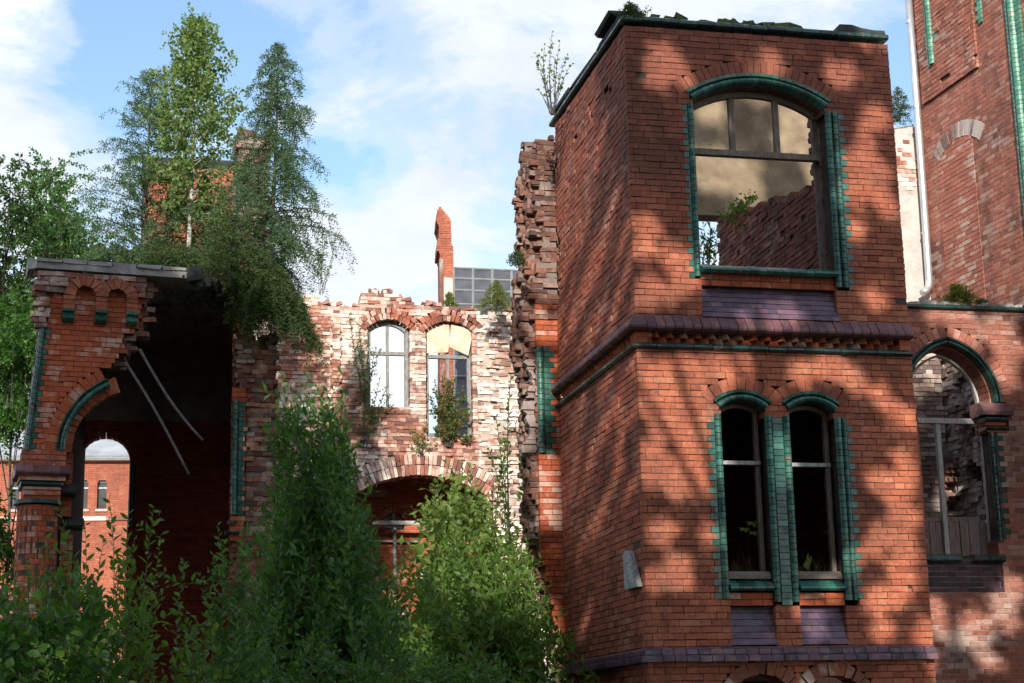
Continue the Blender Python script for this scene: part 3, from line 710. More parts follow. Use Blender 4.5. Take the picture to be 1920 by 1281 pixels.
# pale rendered wall behind, between tower and building
EP = RB.P(uE, 0, .02); GP = Plane(EP, AL)
gz = GP.hit(1690, 233)[1]; gl = GP.hit(1640, 300)[0]
gw = empty('rendered_wall', GP.P(-.6, 0, 0), 'pale grey rendered wall in the gap behind the tower, left of the downpipe', 'rendered wall')
g = MB(); nn = 16
zz = gz+.35*np.linspace(0, -1, nn)[::-1]*.4+RNG.normal(0, .02, nn)
prism(g, GP, [(gl+(0.02-gl)*i/(nn-1), zz[i]) for i in range(nn)]+[(0.02, 2), (gl, 2)], 0, .4); g.build('render_coat', GREYPL, gw)
b, m_ = MB(), MB(); ux, zx = GP.hit(1700, 320)
brickwall(b, m_, GP, lambda u, z, k: (np.hypot((u-ux)*1.5, z-zx+.1*np.sin(k*3)) < .42+.08*np.sin(u*19)), ux-.5, ux+.5, zx-.6, zx+.6, w0=-.012, thick=.03, bd=.03, rough=.01, miss=.15)
o = b.build('bare_brick', BR_W, gw); b, m2 = MB(), MB(); brickwall(b, m2, GP, lambda u, z, k: (z < 7.6) & (u > gl) & (u < .0), gl, .0, 2, 7.7, w0=-.09, thick=.09, bd=.08, rough=.02, miss=.03, jit=.004); b.build('lower_brick', BR_G, gw); m2.build('lower_mortar', MORT_R, gw); m_.build('old_mortar', MORT_R, o)
# downpipe
pp = [RB.hit(*p, -.12) for p in ((1700, -40), (1717, 170), (1731, 360), (1742, 525))]
dp = MB(); P_ = [RB.P(u, z, -.12) for u, z in pp]
ux, zx = pp[-1]
P_ += [RB.P(ux+.0, zx-.12, -.14), RB.P(ux+.01, zx-.20, -.20), RB.P(ux+.02, zx-.24, -.28)]
tube(dp, P_, .062, .062, 14); d_ = dp.build('downpipe', ZINC, None, smooth=True)
tag(d_, 'shiny zinc downpipe running down the edge of the tall right building', 'downpipe')
g = MB()
for t in (.15, .5, .85):
    a = np.array(P_[0])*(1-t)+np.array(P_[3])*t; tube(g, [a-[0, 0, .02], a+[0, 0, .02]], .069, .069, 14)
g.build('collar', ZINC, d_)
# ================================================================== LEFT RUIN
L = Plane(at(75, 740, 24.2), .35)
left = empty('ruined_gatehouse', L.P(1.0, 0, 1.5), 'half collapsed orange brick gatehouse with broken green arch and trees on its roof', 'ruined gatehouse')
leanL = (-.042+.185)/(7.474-5.67)
def uL(z): return np.where(z > 7.5, -.05, np.where(z > 5.6, -.042+leanL*(z-7.474), -.19))
RZ = np.array([5.6, 6.6, 6.76, 7.0, 7.12, 7.18, 7.3, 7.44, 7.48, 7.65, 8.2, 8.4]); RU = np.array([.9, .90, .95, 1.05, 1.10, 1.2, 1.13, 1.2, 1.34, 1.37, 1.45, 1.5])
AC = (1.463, 5.69); A_in, A_mid, A_out = 1.08, 1.207, 1.362
def in_left(u, z, k, sh=0, lo=True):
    lk = leanL*((k+.5)*CO-7.48)
    mm = (u > uL(z)) & (u < np.interp(z, RZ, RU)+sh) & (z < 8.32) & (z > 5.47)
    mm &= ~((np.hypot(u-AC[0], z-AC[1]) < A_out) & (z > AC[1])) & ~((u > .30) & (z <= AC[1]))
    if lo: mm &= ~((u < (.065 if k % 2 else .115)+lk) & (z > 5.67) & (z < 7.48))
    return mm
b, m_ = MB(), MB()
brickwall(b, m_, L, lambda u, z, k: in_left(u, z, k, .03*kn[0][k]), -.3, 1.8, 5.3, 8.33, thick=.122, jit=.002, proud=.003)
o = b.build('front_wall', BR_L, left); m_.build('mortar', MORT, o)
b, m_ = MB(), MB()
for j, w_ in enumerate((.125, .25, .375)):
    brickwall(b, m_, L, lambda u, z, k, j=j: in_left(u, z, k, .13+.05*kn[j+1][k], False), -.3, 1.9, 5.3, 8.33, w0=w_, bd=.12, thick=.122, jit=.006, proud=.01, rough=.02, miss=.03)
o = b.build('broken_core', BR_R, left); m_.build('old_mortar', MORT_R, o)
strip([(.0, .0355)], [(.115, .065, .04)], (5.67, 7.48), flats=[(-.045, -.036)], pl=L, parent=left, lean=leanL)
b = MB(); ae = math.radians(180-64)
voussoirs(b, L, *AC, A_mid+.004, A_out, math.pi, ae+.02, 12, -.003, .12)
voussoirs(b, L, *AC, A_in-.10, A_mid, math.pi, ae-.12, 13, .14, .5, jit=.006)
b.build('arch_bricks', BR_L, left)
g = MB()
pr = [(A_in, .14)]+[(A_in+.085*(.5-.5*math.cos(a)), .02-.06*math.sin(a)) for a in np.linspace(0, math.pi, 6)]+[(A_in+.085, .14)]
arc_roll(g, L, *AC, pr, math.pi, ae, 13)
arc_roll(g, L, *AC, [(A_in+.09, .1), (A_in+.09, .012), (A_mid-.015, -.02), (A_mid, -.02), (A_mid, .1)], math.pi, ae, 13)
g.build('arch_moulding', GREEN, left)
# corbel table
for uc_ in (.342, .807, 1.25):
    b = MB()
    for k in range(3): boxes(b, L, uc_-.08, uc_+.08, 7.765+k*.066, 7.765+(k+1)*.066-.006, -.135, .0, jit=.002)
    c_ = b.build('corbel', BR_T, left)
    g = MB(); profile(g, L, uc_-.083, uc_+.083, [(0, 7.57), (-.06, 7.585), (-.115, 7.625), (-.125, 7.67), (-.09, 7.695), (-.09, 7.71), (-.145, 7.725), (-.145, 7.762), (0, 7.762)], 1)
    g.build('corbel_foot', GREEN, c_)
b = MB()
for uc_, w0_, n, a0, a1 in ((.575, .15, 8, math.pi, 0), (1.03, .14, 7, math.pi, .0)):
    voussoirs(b, L, uc_, 7.965, w0_, w0_+.155, a0, a1, n, -.135, .0, jit=.004)
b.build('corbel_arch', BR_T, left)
b, m_ = MB(), MB()
def in_band(u, z, k):
    mm = (u > -.14+.04*kn[3][k]) & (u < 1.5+.06*kn[4][k]) & (z > 7.97) & (z < 8.32)
    for uc_ in (.575, 1.03): mm &= ~(np.hypot(u-uc_, z-7.965) < .30)
    return mm
brickwall(b, m_, L, in_band, -.3, 1.8, 7.93, 8.33, w0=-.115, bd=.13, thick=.13, rec=.02, jit=.006, proud=.012, rough=.03, miss=.08)
brickwall(b, m_, L, lambda u, z, k: (u > -.15+.03*kn[1][k]) & (u < .06+.03*kn[2][k]) & (z > 7.5) & (z < 8.32), -.3, .2, 7.45, 8.33, w0=-.07, bd=.12, thick=.1, rec=.02, jit=.006, proud=.012, rough=.03, miss=.06)
o = b.build('broken_parapet', BR_R, left); m_.build('old_mortar', MORT_R, o)
# roof slab
IB = Plane(at(300, 900, 29.0), AL)
ZS = 8.34
fp = [L.P(-.16, 0, -.13)]
fr_pts = [L.P(u, 0, -.13+RNG.normal(0, .012)) for u in np.linspace(-.16, 2.03, 9)]
bk = [at_z(385, 541, ZS), at_z(415, 562, ZS), at_z(445, 592, ZS), at_z(470, 622, ZS)]
rear = [IB.P(IB.hit(470, 900)[0], 0, .4), IB.P(IB.hit(112, 900)[0], 0, .4)]
poly = [p[:2] for p in fr_pts]+[p[:2] for p in bk]+[p[:2] for p in rear]
g = MB(); slab(g, poly, ZS, ZS+.10); rs = g.build('roof_slab', CONC, left)
g = MB()
e = np.linspace(-.14, 2.02, 7)
for a, c2 in zip(e[:-1], e[1:]): boxes(g, L, a+.006, c2-.008, ZS+.10, ZS+.155+RNG.normal(0, .008), -.15+RNG.normal(0, .01), .5, jit=.006)
boxes(g, L, -.26, -.13, ZS-.02, ZS+.13, -.12, .3, jit=.02)
g.build('coping_slab', CONC, rs)
g = MB(); c0 = np.mean(np.array(poly), 0)
slab(g, [c0+(np.array(p)-c0)*.97 for p in poly], ZS+.10, ZS+.145); g.build('roof_soil', SOIL, rs)
g = MB(); P2 = fr_pts[-1:]+bk
for a, c2 in zip(P2[:-1], P2[1:]):
    for t in np.linspace(0, 1, 7)[:-1]:
        q = a+(c2-a)*t; q = q+RNG.normal(0, .05, 3)
        pl = Plane(q, RNG.uniform(0, 1.5)); boxes(g, pl, -.08, .09, ZS+RNG.normal(0, .02), ZS+.17+RNG.normal(0, .04), -.06, .1, jit=.03)
for i in range(9):
    u = .25+i*.13; boxes(g, L, u-.08, u+.1, ZS+.14, ZS+.22+.05*math.sin(i*.4), .15, .4, jit=.02)
g.build('roof_rubble', FELT, rs)
# left pier: brick, capital, round shaft
b, m_ = MB(), MB()
brickwall(b, m_, L, rect(-.21, .40, 5.47, 5.70), -.21, .40, 5.47, 5.70, w0=-.004, thick=.5, bd=.2)
o = b.build('impost', BR_T, left); m_.build('mortar', MORT, o)
g = MB(); profile(g, L, -.30, .45, [(.5, 5.30), (-.17, 5.30), (-.20, 5.335), (-.20, 5.36), (-.02, 5.47), (.5, 5.47)], .125, wj=.002); g.build('capital', PURP_R, left)
g = MB(); boxes(g, L, -.235, .40, 5.235, 5.298, -.13, .5, jit=.002)
boxes(g, L, [-.17]*3, [.34]*3, [4.96, 5.035, 5.11], [5.03, 5.105, 5.145], [-.05, -.07, -.09], .5, jit=.002); g.build('capital_bricks', BR_L, left)
g = MB(); profile(g, L, -.215, .37, [(.5, 5.15), (-.10, 5.15), (-.13, 5.175), (-.13, 5.205), (-.10, 5.23), (.5, 5.23)], .6); g.build('capital_band', GREEN_D, left)
g = MB()
for k in range(40):
    z0_ = 4.90-(k+1)*CO
    n = 13; off = (k % 2)*.5
    for i in range(n):
        a0 = (i+off)/n*2*math.pi; a1 = a0+2*math.pi/n-.03
        aa = np.linspace(a0, a1, 4); r = .285+RNG.normal(0, .002)
        ring = np.concatenate([np.c_[.055+r*np.cos(aa), .20-r*np.sin(aa)], np.c_[.055+.2*np.cos(aa[::-1]), .20-.2*np.sin(aa[::-1])]])
        kk = len(ring)
        V = np.concatenate([L.P(ring[:, 0], np.full(kk, z), ring[:, 1]) for z in (z0_+.004, z0_+CO-.005)])
        Q = [[j, (j+1) % kk, kk+(j+1) % kk, kk+j] for j in range(kk)]+[[0, 1, 6, 7], [1, 2, 5, 6], [2, 3, 4, 5], [8, 15, 14, 9], [9, 14, 13, 10], [10, 13, 12, 11]]
        g.add(V, Q, rq=RNG.random())
o = g.build('round_shaft', BR_L, left)
g = MB(); half_column(g, L, .055, .276, 1.6, 4.9, .20, 3.3, 0, 20, True); g.build('mortar', MORT, o)
g = MB(); half_column(g, L, .055, .345, 4.915, 4.975, .2, .08, .006, 24, True); g.build('neck_ring', GREEN_D, left)
# inner order of the pier with two small brackets
b, m_ = MB(), MB(); brickwall(b, m_, L, rect(.36, .52, 4.75, 5.70), .36, .52, 4.75, 5.70, w0=.24, thick=.3)
brickwall(b, m_, L, rect(.40, .58, 2.0, 4.72), .40, .58, 2.0, 4.72, w0=.42, thick=.3)
o = b.build('inner_order', BR_L, left); m_.build('mortar', MORT, o)
g = MB(); profile(g, L, .30, .56, [(.5, 5.06), (.06, 5.06), (.02, 5.10), (.02, 5.14), (.16, 5.24), (.5, 5.24)], .3); profile(g, L, .46, .72, [(.6, 4.62), (.30, 4.62), (.26, 4.66), (.26, 4.70), (.4, 4.78), (.6, 4.78)], .3); g.build('bracket', FELT, left)
# right pier
RP = Plane(at(445, 850, 25.9), AL)
b, m_ = MB(), MB()
brickwall(b, m_, RP, lambda u, z, k: (u > -.09) & (u < .13+.015*kn[1][k]) & (z > 4.55) & (z < 6.95+.02*k % 1 * 0) & ~((u < (.075 if k % 2 else .125)) & (z > 4.94) & (z < 6.73)), -.09, .2, 4.5, 7.0, thick=.13)
o = b.build('jamb_facing', BR_L, left); m_.build('mortar', MORT, o)
strip([(-.035, .045)], [(.125, .075, .012)], (4.94, 6.73), pl=RP, parent=left)
b, m_ = MB(), MB()
for j, w_ in enumerate((.03, .16, .29, .42)):
    brickwall(b, m_, RP, lambda u, z, k, j=j: (u > (-.085+.05*abs(kn[j][k]) if (j > 0 or k*CO > 6.9) else .13)) & (u < .585+.03*kn[j+1][k]) & (z > 1.8) & (z < 7.75+.1*np.sin(u*13+j)),
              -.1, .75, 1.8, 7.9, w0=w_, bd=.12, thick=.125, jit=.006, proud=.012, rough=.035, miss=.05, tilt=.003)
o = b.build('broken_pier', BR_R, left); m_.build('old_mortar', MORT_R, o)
g = MB(); profile(g, RP, -.16, .10, [(.2, 4.64), (-.03, 4.64), (-.06, 4.67), (-.03, 4.70), (.2, 4.70)], .1); half_column(g, RP, -.06, .07, 4.80, 4.86, 0, .06); g.build('capital_fragment', GREEN_D, left)
# dark room behind
oL, oZ = IB.hit(150, 880); oR, _ = IB.hit(243, 880); _, oc = IB.hit(200, 818); _, osz = IB.hit(243, 868)
ho = Seg((oL+oR)/2, (oR-oL)/2, osz, oc)
b, m_ = MB(), MB()
x0_, _ = IB.hit(112, 900); x1_, _ = IB.hit(455, 900)
brickwall(b, m_, IB, lambda u, z, k: (u > x0_) & (u < x1_) & ~(ho.hole(u, z)) & ~((z > osz) & ho.ring(u, z, .13)), x0_, x1_, 1.6, 8.33, thick=.3, edge_deep=.3)
voussoirs(b, IB, ho.uc, ho.cz, ho.R, ho.R+.13, ho.a0(), ho.a1(), 12, -.01, .3)
SWp = Plane(RP.P(-.07, 0, .55), AL+math.pi/2)
SL = Plane(L.P(-.02, 0, 5.0), L.a-math.pi/2-.1)
dR = np.linalg.norm(IB.P(x1_-.05, 0, 0)[:2]-RP.P(-.05, 0, .55)[:2])
iw_ = Plane(IB.P(x1_-.12, 0, 0), math.atan2(*(RP.P(-.08, 0, .5)-IB.P(x1_-.12, 0, 0))[[1, 0]]))
brickwall(b, m_, iw_, rect(0, dR, 1.6, 8.33), 0, dR, 1.6, 8.33, thick=.3)
lw = Plane(IB.P(x0_+.1, 0, .3), math.atan2(*(L.P(.0, 0, .5)-IB.P(x0_+.1, 0, .3))[[1, 0]])); dl = np.linalg.norm((L.P(.0, 0, .5)-IB.P(x0_+.1, 0, .3))[:2])
brickwall(b, m_, lw, rect(0, dl, 1.6, 8.33), 0, dl, 1.6, 8.33, thick=.3)
o = b.build('inner_wall', BR_I, left); m_.build('mortar', MORT, o)
g = MB(); boxes(g, IB, x0_+.05, x1_-.1, 7.0, 8.32, -.03, -.002); boxes(g, IB, x0_+.05, x1_-.1, 8.28, 8.335, -3.0, -.035); g.build('vault_plaster', GREYR, left)  # pale plaster, its sheets added also to brighten the unlit vault
g = MB(); half_column(g, IB, ho.uc+ho.a+.05, .05, osz-1.1, osz, 0.0); g.build('inner_jamb', GREEN_D, left)
for (p0, p1) in (((262, 655), (380, 826)), ((236, 680), (354, 890))):
    g = MB(); A_ = at(*p0, 24.6); B_ = at(*p1, 23.9)
    pts = [A_+(B_-A_)*t+np.array([0, 0, -.10*math.sin(t*3.14)*(1 if p0[0] > 250 else -.6)]) for t in np.linspace(0, 1, 8)]
    tube(g, pts, .022, .02, 7)
    tag(g.build('iron_rod', IRON, None, True), 'upper grey iron rod hanging from the broken edge of the gatehouse' if p0[0] > 250 else 'lower, longer grey iron rod hanging inside the gatehouse arch', 'iron rod', 'hanging iron rods')
# ================================================================== BACK WALL
BW = Plane(at(720, 700, 34.5), AL)
bw = empty('ruined_wall', BW.P(.7, 0, .25), 'sunlit ruined brick wall with two arched windows and a wide low arch, at centre', 'ruined wall')
w1 = Seg(.10, .44, 9.80, 10.0); w2 = Seg(1.36, .49, 9.80, 10.0); ar = Seg(.74, 1.36, 6.35, 6.76)
TOP = [BW.hit(*p) for p in ((480, 590), (560, 575), (575, 550), (598, 552), (602, 570), (674, 574), (678, 552), (700, 546), (740, 546), (748, 558), (785, 574), (803, 572), (815, 568), (830, 572), (888, 582), (905, 590), (960, 582), (1100, 590))]
TU = np.array([p[0] for p in TOP]); TZ = np.array([p[1] for p in TOP])
def in_bw(u, z, k, j=0):
    mm = (z < np.interp(u, TU, TZ)+.02*np.sin(u*23+j*2)) & (z > 1.8)
    for s_, zb_ in ((w1, 8.13), (w2, 7.55)):
        mm &= ~(s_.hole(u, z) & (z > zb_)) & ~s_.ring(u, z, .24)
    mm &= ~ar.hole(u, z) & ~ar.ring(u, z, .44)
    return mm
b, m_ = MB(), MB()
brickwall(b, m_, BW, lambda u, z, k: in_bw(u, z, k) & (u < 1.95), -3.6, 1.95, 1.8, 10.8, thick=.2, edge_deep=.4, jit=.004, proud=.008, rough=.022, miss=.02, bd=.13)
o = b.build('wall', BR_W, bw); m_.build('lime_mortar', MORT_L, o)
b, m_ = MB(), MB()
brickwall(b, m_, BW, lambda u, z, k: in_bw(u, z, k) & (u >= 1.95), 1.95, 4.6, 1.8, 10.8, thick=.2, jit=.006, proud=.012, rough=.075, miss=.07, bd=.13, tilt=.003)
brickwall(b, m_, BW, lambda u, z, k: in_bw(u, z, k, 1), -3.6, 4.6, 1.8, 10.8, w0=.27, thick=.2, jit=.006, proud=.01, rough=.03, miss=.05, bd=.13)
boxes(m_, BW, -3.6, -.9, 1.8, 10.0, .15, .3); boxes(m_, BW, 2.2, 4.6, 1.8, 9.9, .15, .3)
o = b.build('whitened_wall', BR_WW, bw); m_.build('lime_mortar', MORT_L, o)
b, m_ = MB(), MB(); pu0 = BW.hit(622, 700)[0]; pu1 = BW.hit(638, 700)[0]
brickwall(b, m_, BW, lambda u, z, k: (u > pu0+.02*kn[2][k]) & (u < pu1+.015*kn[3][k]) & (z < 9.9), pu0-.1, pu1+.1, 3, 10, w0=-.09, bd=.1, thick=.1, jit=.005, proud=.008, rough=.02, miss=.05)
o = b.build('pilaster', BR_W, bw); m_.build('lime_mortar', MORT_L, o)
for s_ in (w1, w2):
    b = MB(); voussoirs(b, BW, s_.uc, s_.cz, s_.R, s_.R+.125, s_.a0(.12), s_.a1(.12), 15, -.02, .4, gap=.014, jit=.006)
    voussoirs(b, BW, s_.uc, s_.cz, s_.R+.135, s_.R+.25, s_.a0(.10), s_.a1(.10), 13, -.015, .4, gap=.016, jit=.01)
    b.build('window_arch', BR_A, bw)
b = MB()
for i in (0, 1): voussoirs(b, BW, ar.uc, ar.cz, ar.R+.005+.22*i, ar.R+.215+.22*i, ar.a0(.03), ar.a1(.03), 40, -.012, .45, gap=.012, jit=.005)
b.build('wide_arch', BR_W, bw)
b = MB()
for i in range(34):
    u = RNG.uniform(-3.2, 3.4); z = np.interp(u, TU, TZ)
    obox(b, BW, u, z+.035, RNG.normal(0, .25), RNG.uniform(.06, .13), .033, RNG.uniform(-.02, .1), RNG.uniform(.15, .3), jit=.008)
b.build('loose_bricks', BR_R, bw)
def bwframe(s_, zb_, zt_):
    w_ = .16
    g = MB(); boxes(g, BW, s_.uc-s_.a+.01, s_.uc-s_.a+.085, zb_, s_.zs+.02, w_, w_+.09); boxes(g, BW, s_.uc+s_.a-.085, s_.uc+s_.a-.01, zb_, s_.zs+.02, w_, w_+.09)
    arc_roll(g, BW, s_.uc, s_.cz, [(s_.R-.09, w_+.09), (s_.R-.09, w_), (s_.R-.006, w_), (s_.R-.006, w_+.09)], s_.a0(-.03), s_.a1(-.03), 1, sub=10)
    boxes(g, BW, s_.uc-s_.a+.087, s_.uc+s_.a-.087, zb_, zb_+.06, w_+.002, w_+.09)
    f_ = g.build('window_frame', WOODG, bw)
    g = MB(); boxes(g, BW, s_.uc-s_.a+.087, s_.uc+s_.a-.087, zt_-.035, zt_+.035, w_-.02, w_+.07); g.build('transom', WOODG, f_)
    g = MB(); boxes(g, BW, s_.uc-.03, s_.uc+.03, zb_+.062, zt_-.037, w_, w_+.06); boxes(g, BW, s_.uc-.03, s_.uc+.03, zt_+.037, s_.zs+.09, w_, w_+.06); g.build('mullion', WOODG, f_)
    return f_
bwframe(w1, 8.13, 9.31); f2 = bwframe(w2, 7.6, 9.27)
pB = lambda pts: [BW.hit(*p, .12) for p in pts]
g = MB(); prism(g, BW, pB([(800, 612), (842, 607), (843, 640), (840, 661), (800, 663)]), .10, .125); prism(g, BW, pB([(845, 610), (887, 619), (877, 668), (842, 652)]), .07, .095)
g.build('chipboard_panel', CHIP, bw)
g = MB(); boxes(g, BW, w1.uc-w1.a, w1.uc+w1.a, 8.02, 8.125, -.03, .35, jit=.006); g.build('window_sill', BR_W, bw)
# vaulted room behind the wide arch, red wall at its far side
room = MB(); boxes(room, BW, -1.4, 3.0, 7.0, 7.2, .5, 2.0); room.build('ceiling', CONC, bw)
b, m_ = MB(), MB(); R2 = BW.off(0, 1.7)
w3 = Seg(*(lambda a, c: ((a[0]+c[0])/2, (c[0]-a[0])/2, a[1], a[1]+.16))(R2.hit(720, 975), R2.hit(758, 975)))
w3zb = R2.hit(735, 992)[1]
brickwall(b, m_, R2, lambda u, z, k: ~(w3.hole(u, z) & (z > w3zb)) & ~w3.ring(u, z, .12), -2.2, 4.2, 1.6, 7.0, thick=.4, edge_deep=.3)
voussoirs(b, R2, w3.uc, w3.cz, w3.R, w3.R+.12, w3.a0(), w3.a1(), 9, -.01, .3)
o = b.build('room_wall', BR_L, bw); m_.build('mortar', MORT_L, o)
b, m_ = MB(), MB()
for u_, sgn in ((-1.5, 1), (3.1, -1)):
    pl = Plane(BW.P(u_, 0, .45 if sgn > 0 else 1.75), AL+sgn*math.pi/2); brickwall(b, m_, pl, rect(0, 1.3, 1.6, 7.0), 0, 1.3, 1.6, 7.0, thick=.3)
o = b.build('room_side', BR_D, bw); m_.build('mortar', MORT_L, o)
g = MB(); za, zb_ = R2.hit(735, 985)[1], R2.hit(735, 1015)[1]
boxes(g, R2, w3.uc-w3.a, w3.uc+w3.a, za-.05, za+.0, .1, .16); boxes(g, R2, w3.uc-.03, w3.uc+.03, 2.6, za-.06, -.1, -.04)
boxes(g, R2, w3.uc-.025, w3.uc+.025, za+.002, za+.3, .09, .158); boxes(g, R2, w3.uc-.5, w3.uc+.5, zb_-.03, zb_+.01, -.1, -.05); 
g.build('window_frame', WOODP, bw)
g = MB(); ua, ub = R2.hit(780, 1000)[0], R2.hit(790, 1000)[0]; boxes(g, R2, ua, ub, 2.6, 5.0, -.5, -.42); boxes(g, R2, ua-1.0, ub+.8, R2.hit(780, 985)[1]-.05, R2.hit(780, 985)[1]+.03, -.5, -.43); g.build('timber_post', WOODP, bw)
g = MB(); boxes(g, R2, w3.uc-w3.a, w3.uc+w3.a, w3zb, w3.zs+.2, .2, .23); g.build('pane', TARP, bw)
# ================================================================== FAR THINGS
GF = Plane(at(835, 560, 50), 0.10)
fin = empty('gable_fin', GF.P(0, 0, .6), 'thin stepped orange brick gable end rising behind the sunlit wall', 'brick gable')
fpx = [(820, 392), (826, 388), (845, 411), (847, 458), (850, 462), (850, 700), (850, 1000), (822, 1000), (826, 570), (825, 474), (819, 470), (820, 452), (823, 448), (823, 424), (818, 414)]
fp_ = [GF.hit(*p) for p in fpx]
def inpoly(u, z, poly):
    m = np.zeros(np.broadcast(u, z).shape, bool); n = len(poly)
    for i in range(n):
        (x0, y0), (x1, y1) = poly[i], poly[(i+1) % n]
        if y0 == y1: continue
        c = ((y0 > z) != (y1 > z)) & (u < (x1-x0)*(z-y0)/(y1-y0)+x0); m ^= c
    return m
b, m_ = MB(), MB(); us = [p[0] for p in fp_]; zs_ = [p[1] for p in fp_]
zp0, zp1 = GF.hit(840, 575)[1], GF.hit(840, 522)[1]
brickwall(b, m_, GF, lambda u, z, k: inpoly(u, z, fp_), min(us)-.02, max(us)+.02, 2.0, max(zs_), thick=1.4, bd=.12, jit=.003)
o = b.build('wall', BR_F, fin); m_.build('mortar', BR_F, o)
g = MB(); u0_, u1_ = GF.hit(831, 540)[0], GF.hit(849, 540)[0]; prism(g, GF, [(u0_, zp0), (u1_, zp0), (u1_, zp1), (u0_, zp1+.02)], -.03, .05); g.build('render_patch', GREYPL, fin)
g = MB(); boxes(g, GF, GF.hit(825, 500)[0]-.02, GF.hit(825, 500)[0]+.10, 3, zp1+.6, -.05, -.002); g.build('shade_edge', BR_D, fin)  # dark strip painted in as the fin's unlit left edge
def quad_plane(mb, p, th, n=None):
    p = [np.array(x) for x in p]; n = np.cross(p[1]-p[0], p[3]-p[0]); n /= np.linalg.norm(n)
    V = np.array(p+[x+n*th for x in p]); mb.add(V, [[0, 1, 2, 3], [7, 6, 5, 4], [0, 4, 5, 1], [1, 5, 6, 2], [2, 6, 7, 3], [3, 7, 4, 0]])
tl, tr, bl, br = at(851, 503, 60), at(1015, 510, 60), at(851, 860, 53), at(1015, 860, 53)
rh = empty('roofed_building', (tl+br)/2*[1, 1, 0], 'dark sheet roof with pale seams behind the gable fin', 'roofed building')
g = MB(); quad_plane(g, [tl, tr, br, bl], .3); g.build('roof', ROOFD, rh)
g = MB()
lerp = lambda a, b_, t: a+(b_-a)*t
fwd = np.array([0, -.05, 0])
for t in (.0, .22, .44, .66, .88): tube(g, [lerp(tl, tr, t)+fwd, lerp(bl, br, t)+fwd], .045, .045, 4)
for t in (.0, .062, .13, .21, .30, .40, .5, .6, .72, .85): tube(g, [lerp(tl, bl, t)+fwd, lerp(tr, br, t)+fwd], .04, .04, 4)
g.build('roof_seam', plain_mat('grey_seam', (.16, .17, .18), (.24, .25, .26), 3), rh)
g = MB(); a_, c_ = bl*[1, 1, 0]+[0, .6, 0], br*[1, 1, 0]+[0, .6, 0]
pl = Plane(a_, math.atan2(c_[1]-a_[1], c_[0]-a_[0])); boxes(g, pl, 0, np.linalg.norm(c_-a_), 0, bl[2], 0, .5); boxes(g, pl, 0, np.linalg.norm(c_-a_), 0, tl[2]-.3, 7.5, 8); g.build('wall', BR_D, rh)
# far red house through the left arch
FB = Plane(at(200, 900, 60), .12)
fb = empty('red_house', FB.P(0, 0, 3), 'sunlit red brick house with arched windows and grey sheeted roof behind the gatehouse', 'brick house')
ur = FB.hit(250, 900)[0]; ul = FB.hit(-60, 900)[0]; _, ze = FB.hit(200, 866)
WS = [Seg((FB.hit(a, 930)[0]+FB.hit(c, 930)[0])/2, (FB.hit(c, 930)[0]-FB.hit(a, 930)[0])/2, FB.hit(c, 908)[1], FB.hit(c, 900)[1]) for a, c in ((20, 36), (60, 76), (110, 127), (147, 165), (182, 200))]
zwb = FB.hit(190, 955)[1]
b, m_ = MB(), MB()
brickwall(b, m_, FB, lambda u, z, k: (u < ur) & (z < ze) & ~np.any([s.hole(u, z) & (z > zwb) for s in WS], axis=0), ul, ur, 1.0, ze+.1, thick=.4, edge_deep=.25, proud=.001)
o = b.build('wall', BR_F, fb); m_.build('mortar', BR_F, o)
for s_ in WS:
    g = MB(); boxes(g, FB, s_.uc-s_.a, s_.uc+s_.a, zwb, s_.zs+.1, .2, .23); w_ = g.build('window', GLASSD, fb)
    g = MB(); boxes(g, FB, s_.uc-s_.a, s_.uc+s_.a, (zwb+s_.zs)/2+.3, (zwb+s_.zs)/2+.36, .15, .2); boxes(g, FB, s_.uc-s_.a-.05, s_.uc+s_.a+.05, zwb-.08, zwb, -.05, .2); g.build('frame', WOODP, w_)
g = MB(); profile(g, FB, ul, ur+.15, [(.0, ze), (-.25, ze+.02), (-.28, ze+.10), (0, ze+.12)], 4); g.build('gutter', ZINC, fb)
g = MB(); quad_plane(g, [FB.P(ul, ze+.1, -.2), FB.P(ur+.1, ze+.1, -.2), FB.P(ur-.6, ze+1.7, 2.2), FB.P(ul, ze+1.7, 2.2)], .1)
rf = g.build('roof', TARP, fb)
g = MB()
for t in np.linspace(.05, .95, 12): tube(g, [lerp(FB.P(ul, ze+.1, -.25), FB.P(ur, ze+.1, -.25), t), lerp(FB.P(ul, ze+1.7, 2.15), FB.P(ur-.6, ze+1.7, 2.15), t)], .035, .035, 4)
g.build('batten', WOODP, rf)
g = MB(); profile(g, FB, ul, ur+.03, [(0, zwb-.42), (-.06, zwb-.4), (-.06, zwb-.3), (0, zwb-.25)], 1); g.build('string_course', BR_W, fb)
# brick tower block behind the roof trees
BT = Plane(at(350, 400, 46), .25)
bt = empty('chimney_block', BT.P(0, 0, 2), 'square brick tower top with a taller dark chimney, behind the trees on the gatehouse', 'brick chimney')
ua, zt0 = BT.hit(272, 330); ub, _ = BT.hit(440, 330); _, zt1 = BT.hit(300, 305)
wu0, wz0 = BT.hit(312, 415); wu1, wz1 = BT.hit(342, 362)
b, m_ = MB(), MB()
brickwall(b, m_, BT, lambda u, z, k: (u > ua) & (u < ub) & (z < zt1+.06*np.sin(u*9)) & ~((u > wu0) & (u < wu1) & (z > wz0) & (z < wz1)), ua, ub, 4, zt1+.1, thick=.5, edge_deep=.4, rough=.015)
o = b.build('wall', BR_F, bt); m_.build('mortar', MORT_R, o)
g = MB(); boxes(g, BT, ua-.05, ub, zt1-.02, zt1+.13, -.08, 2.5, jit=.03); boxes(g, BT, wu0, wu1, wz0, wz1, .4, .45); boxes(g, BT, ua, ub, 4, zt1-.1, .52, 2.4); g.build('dark_core', FELT, bt)
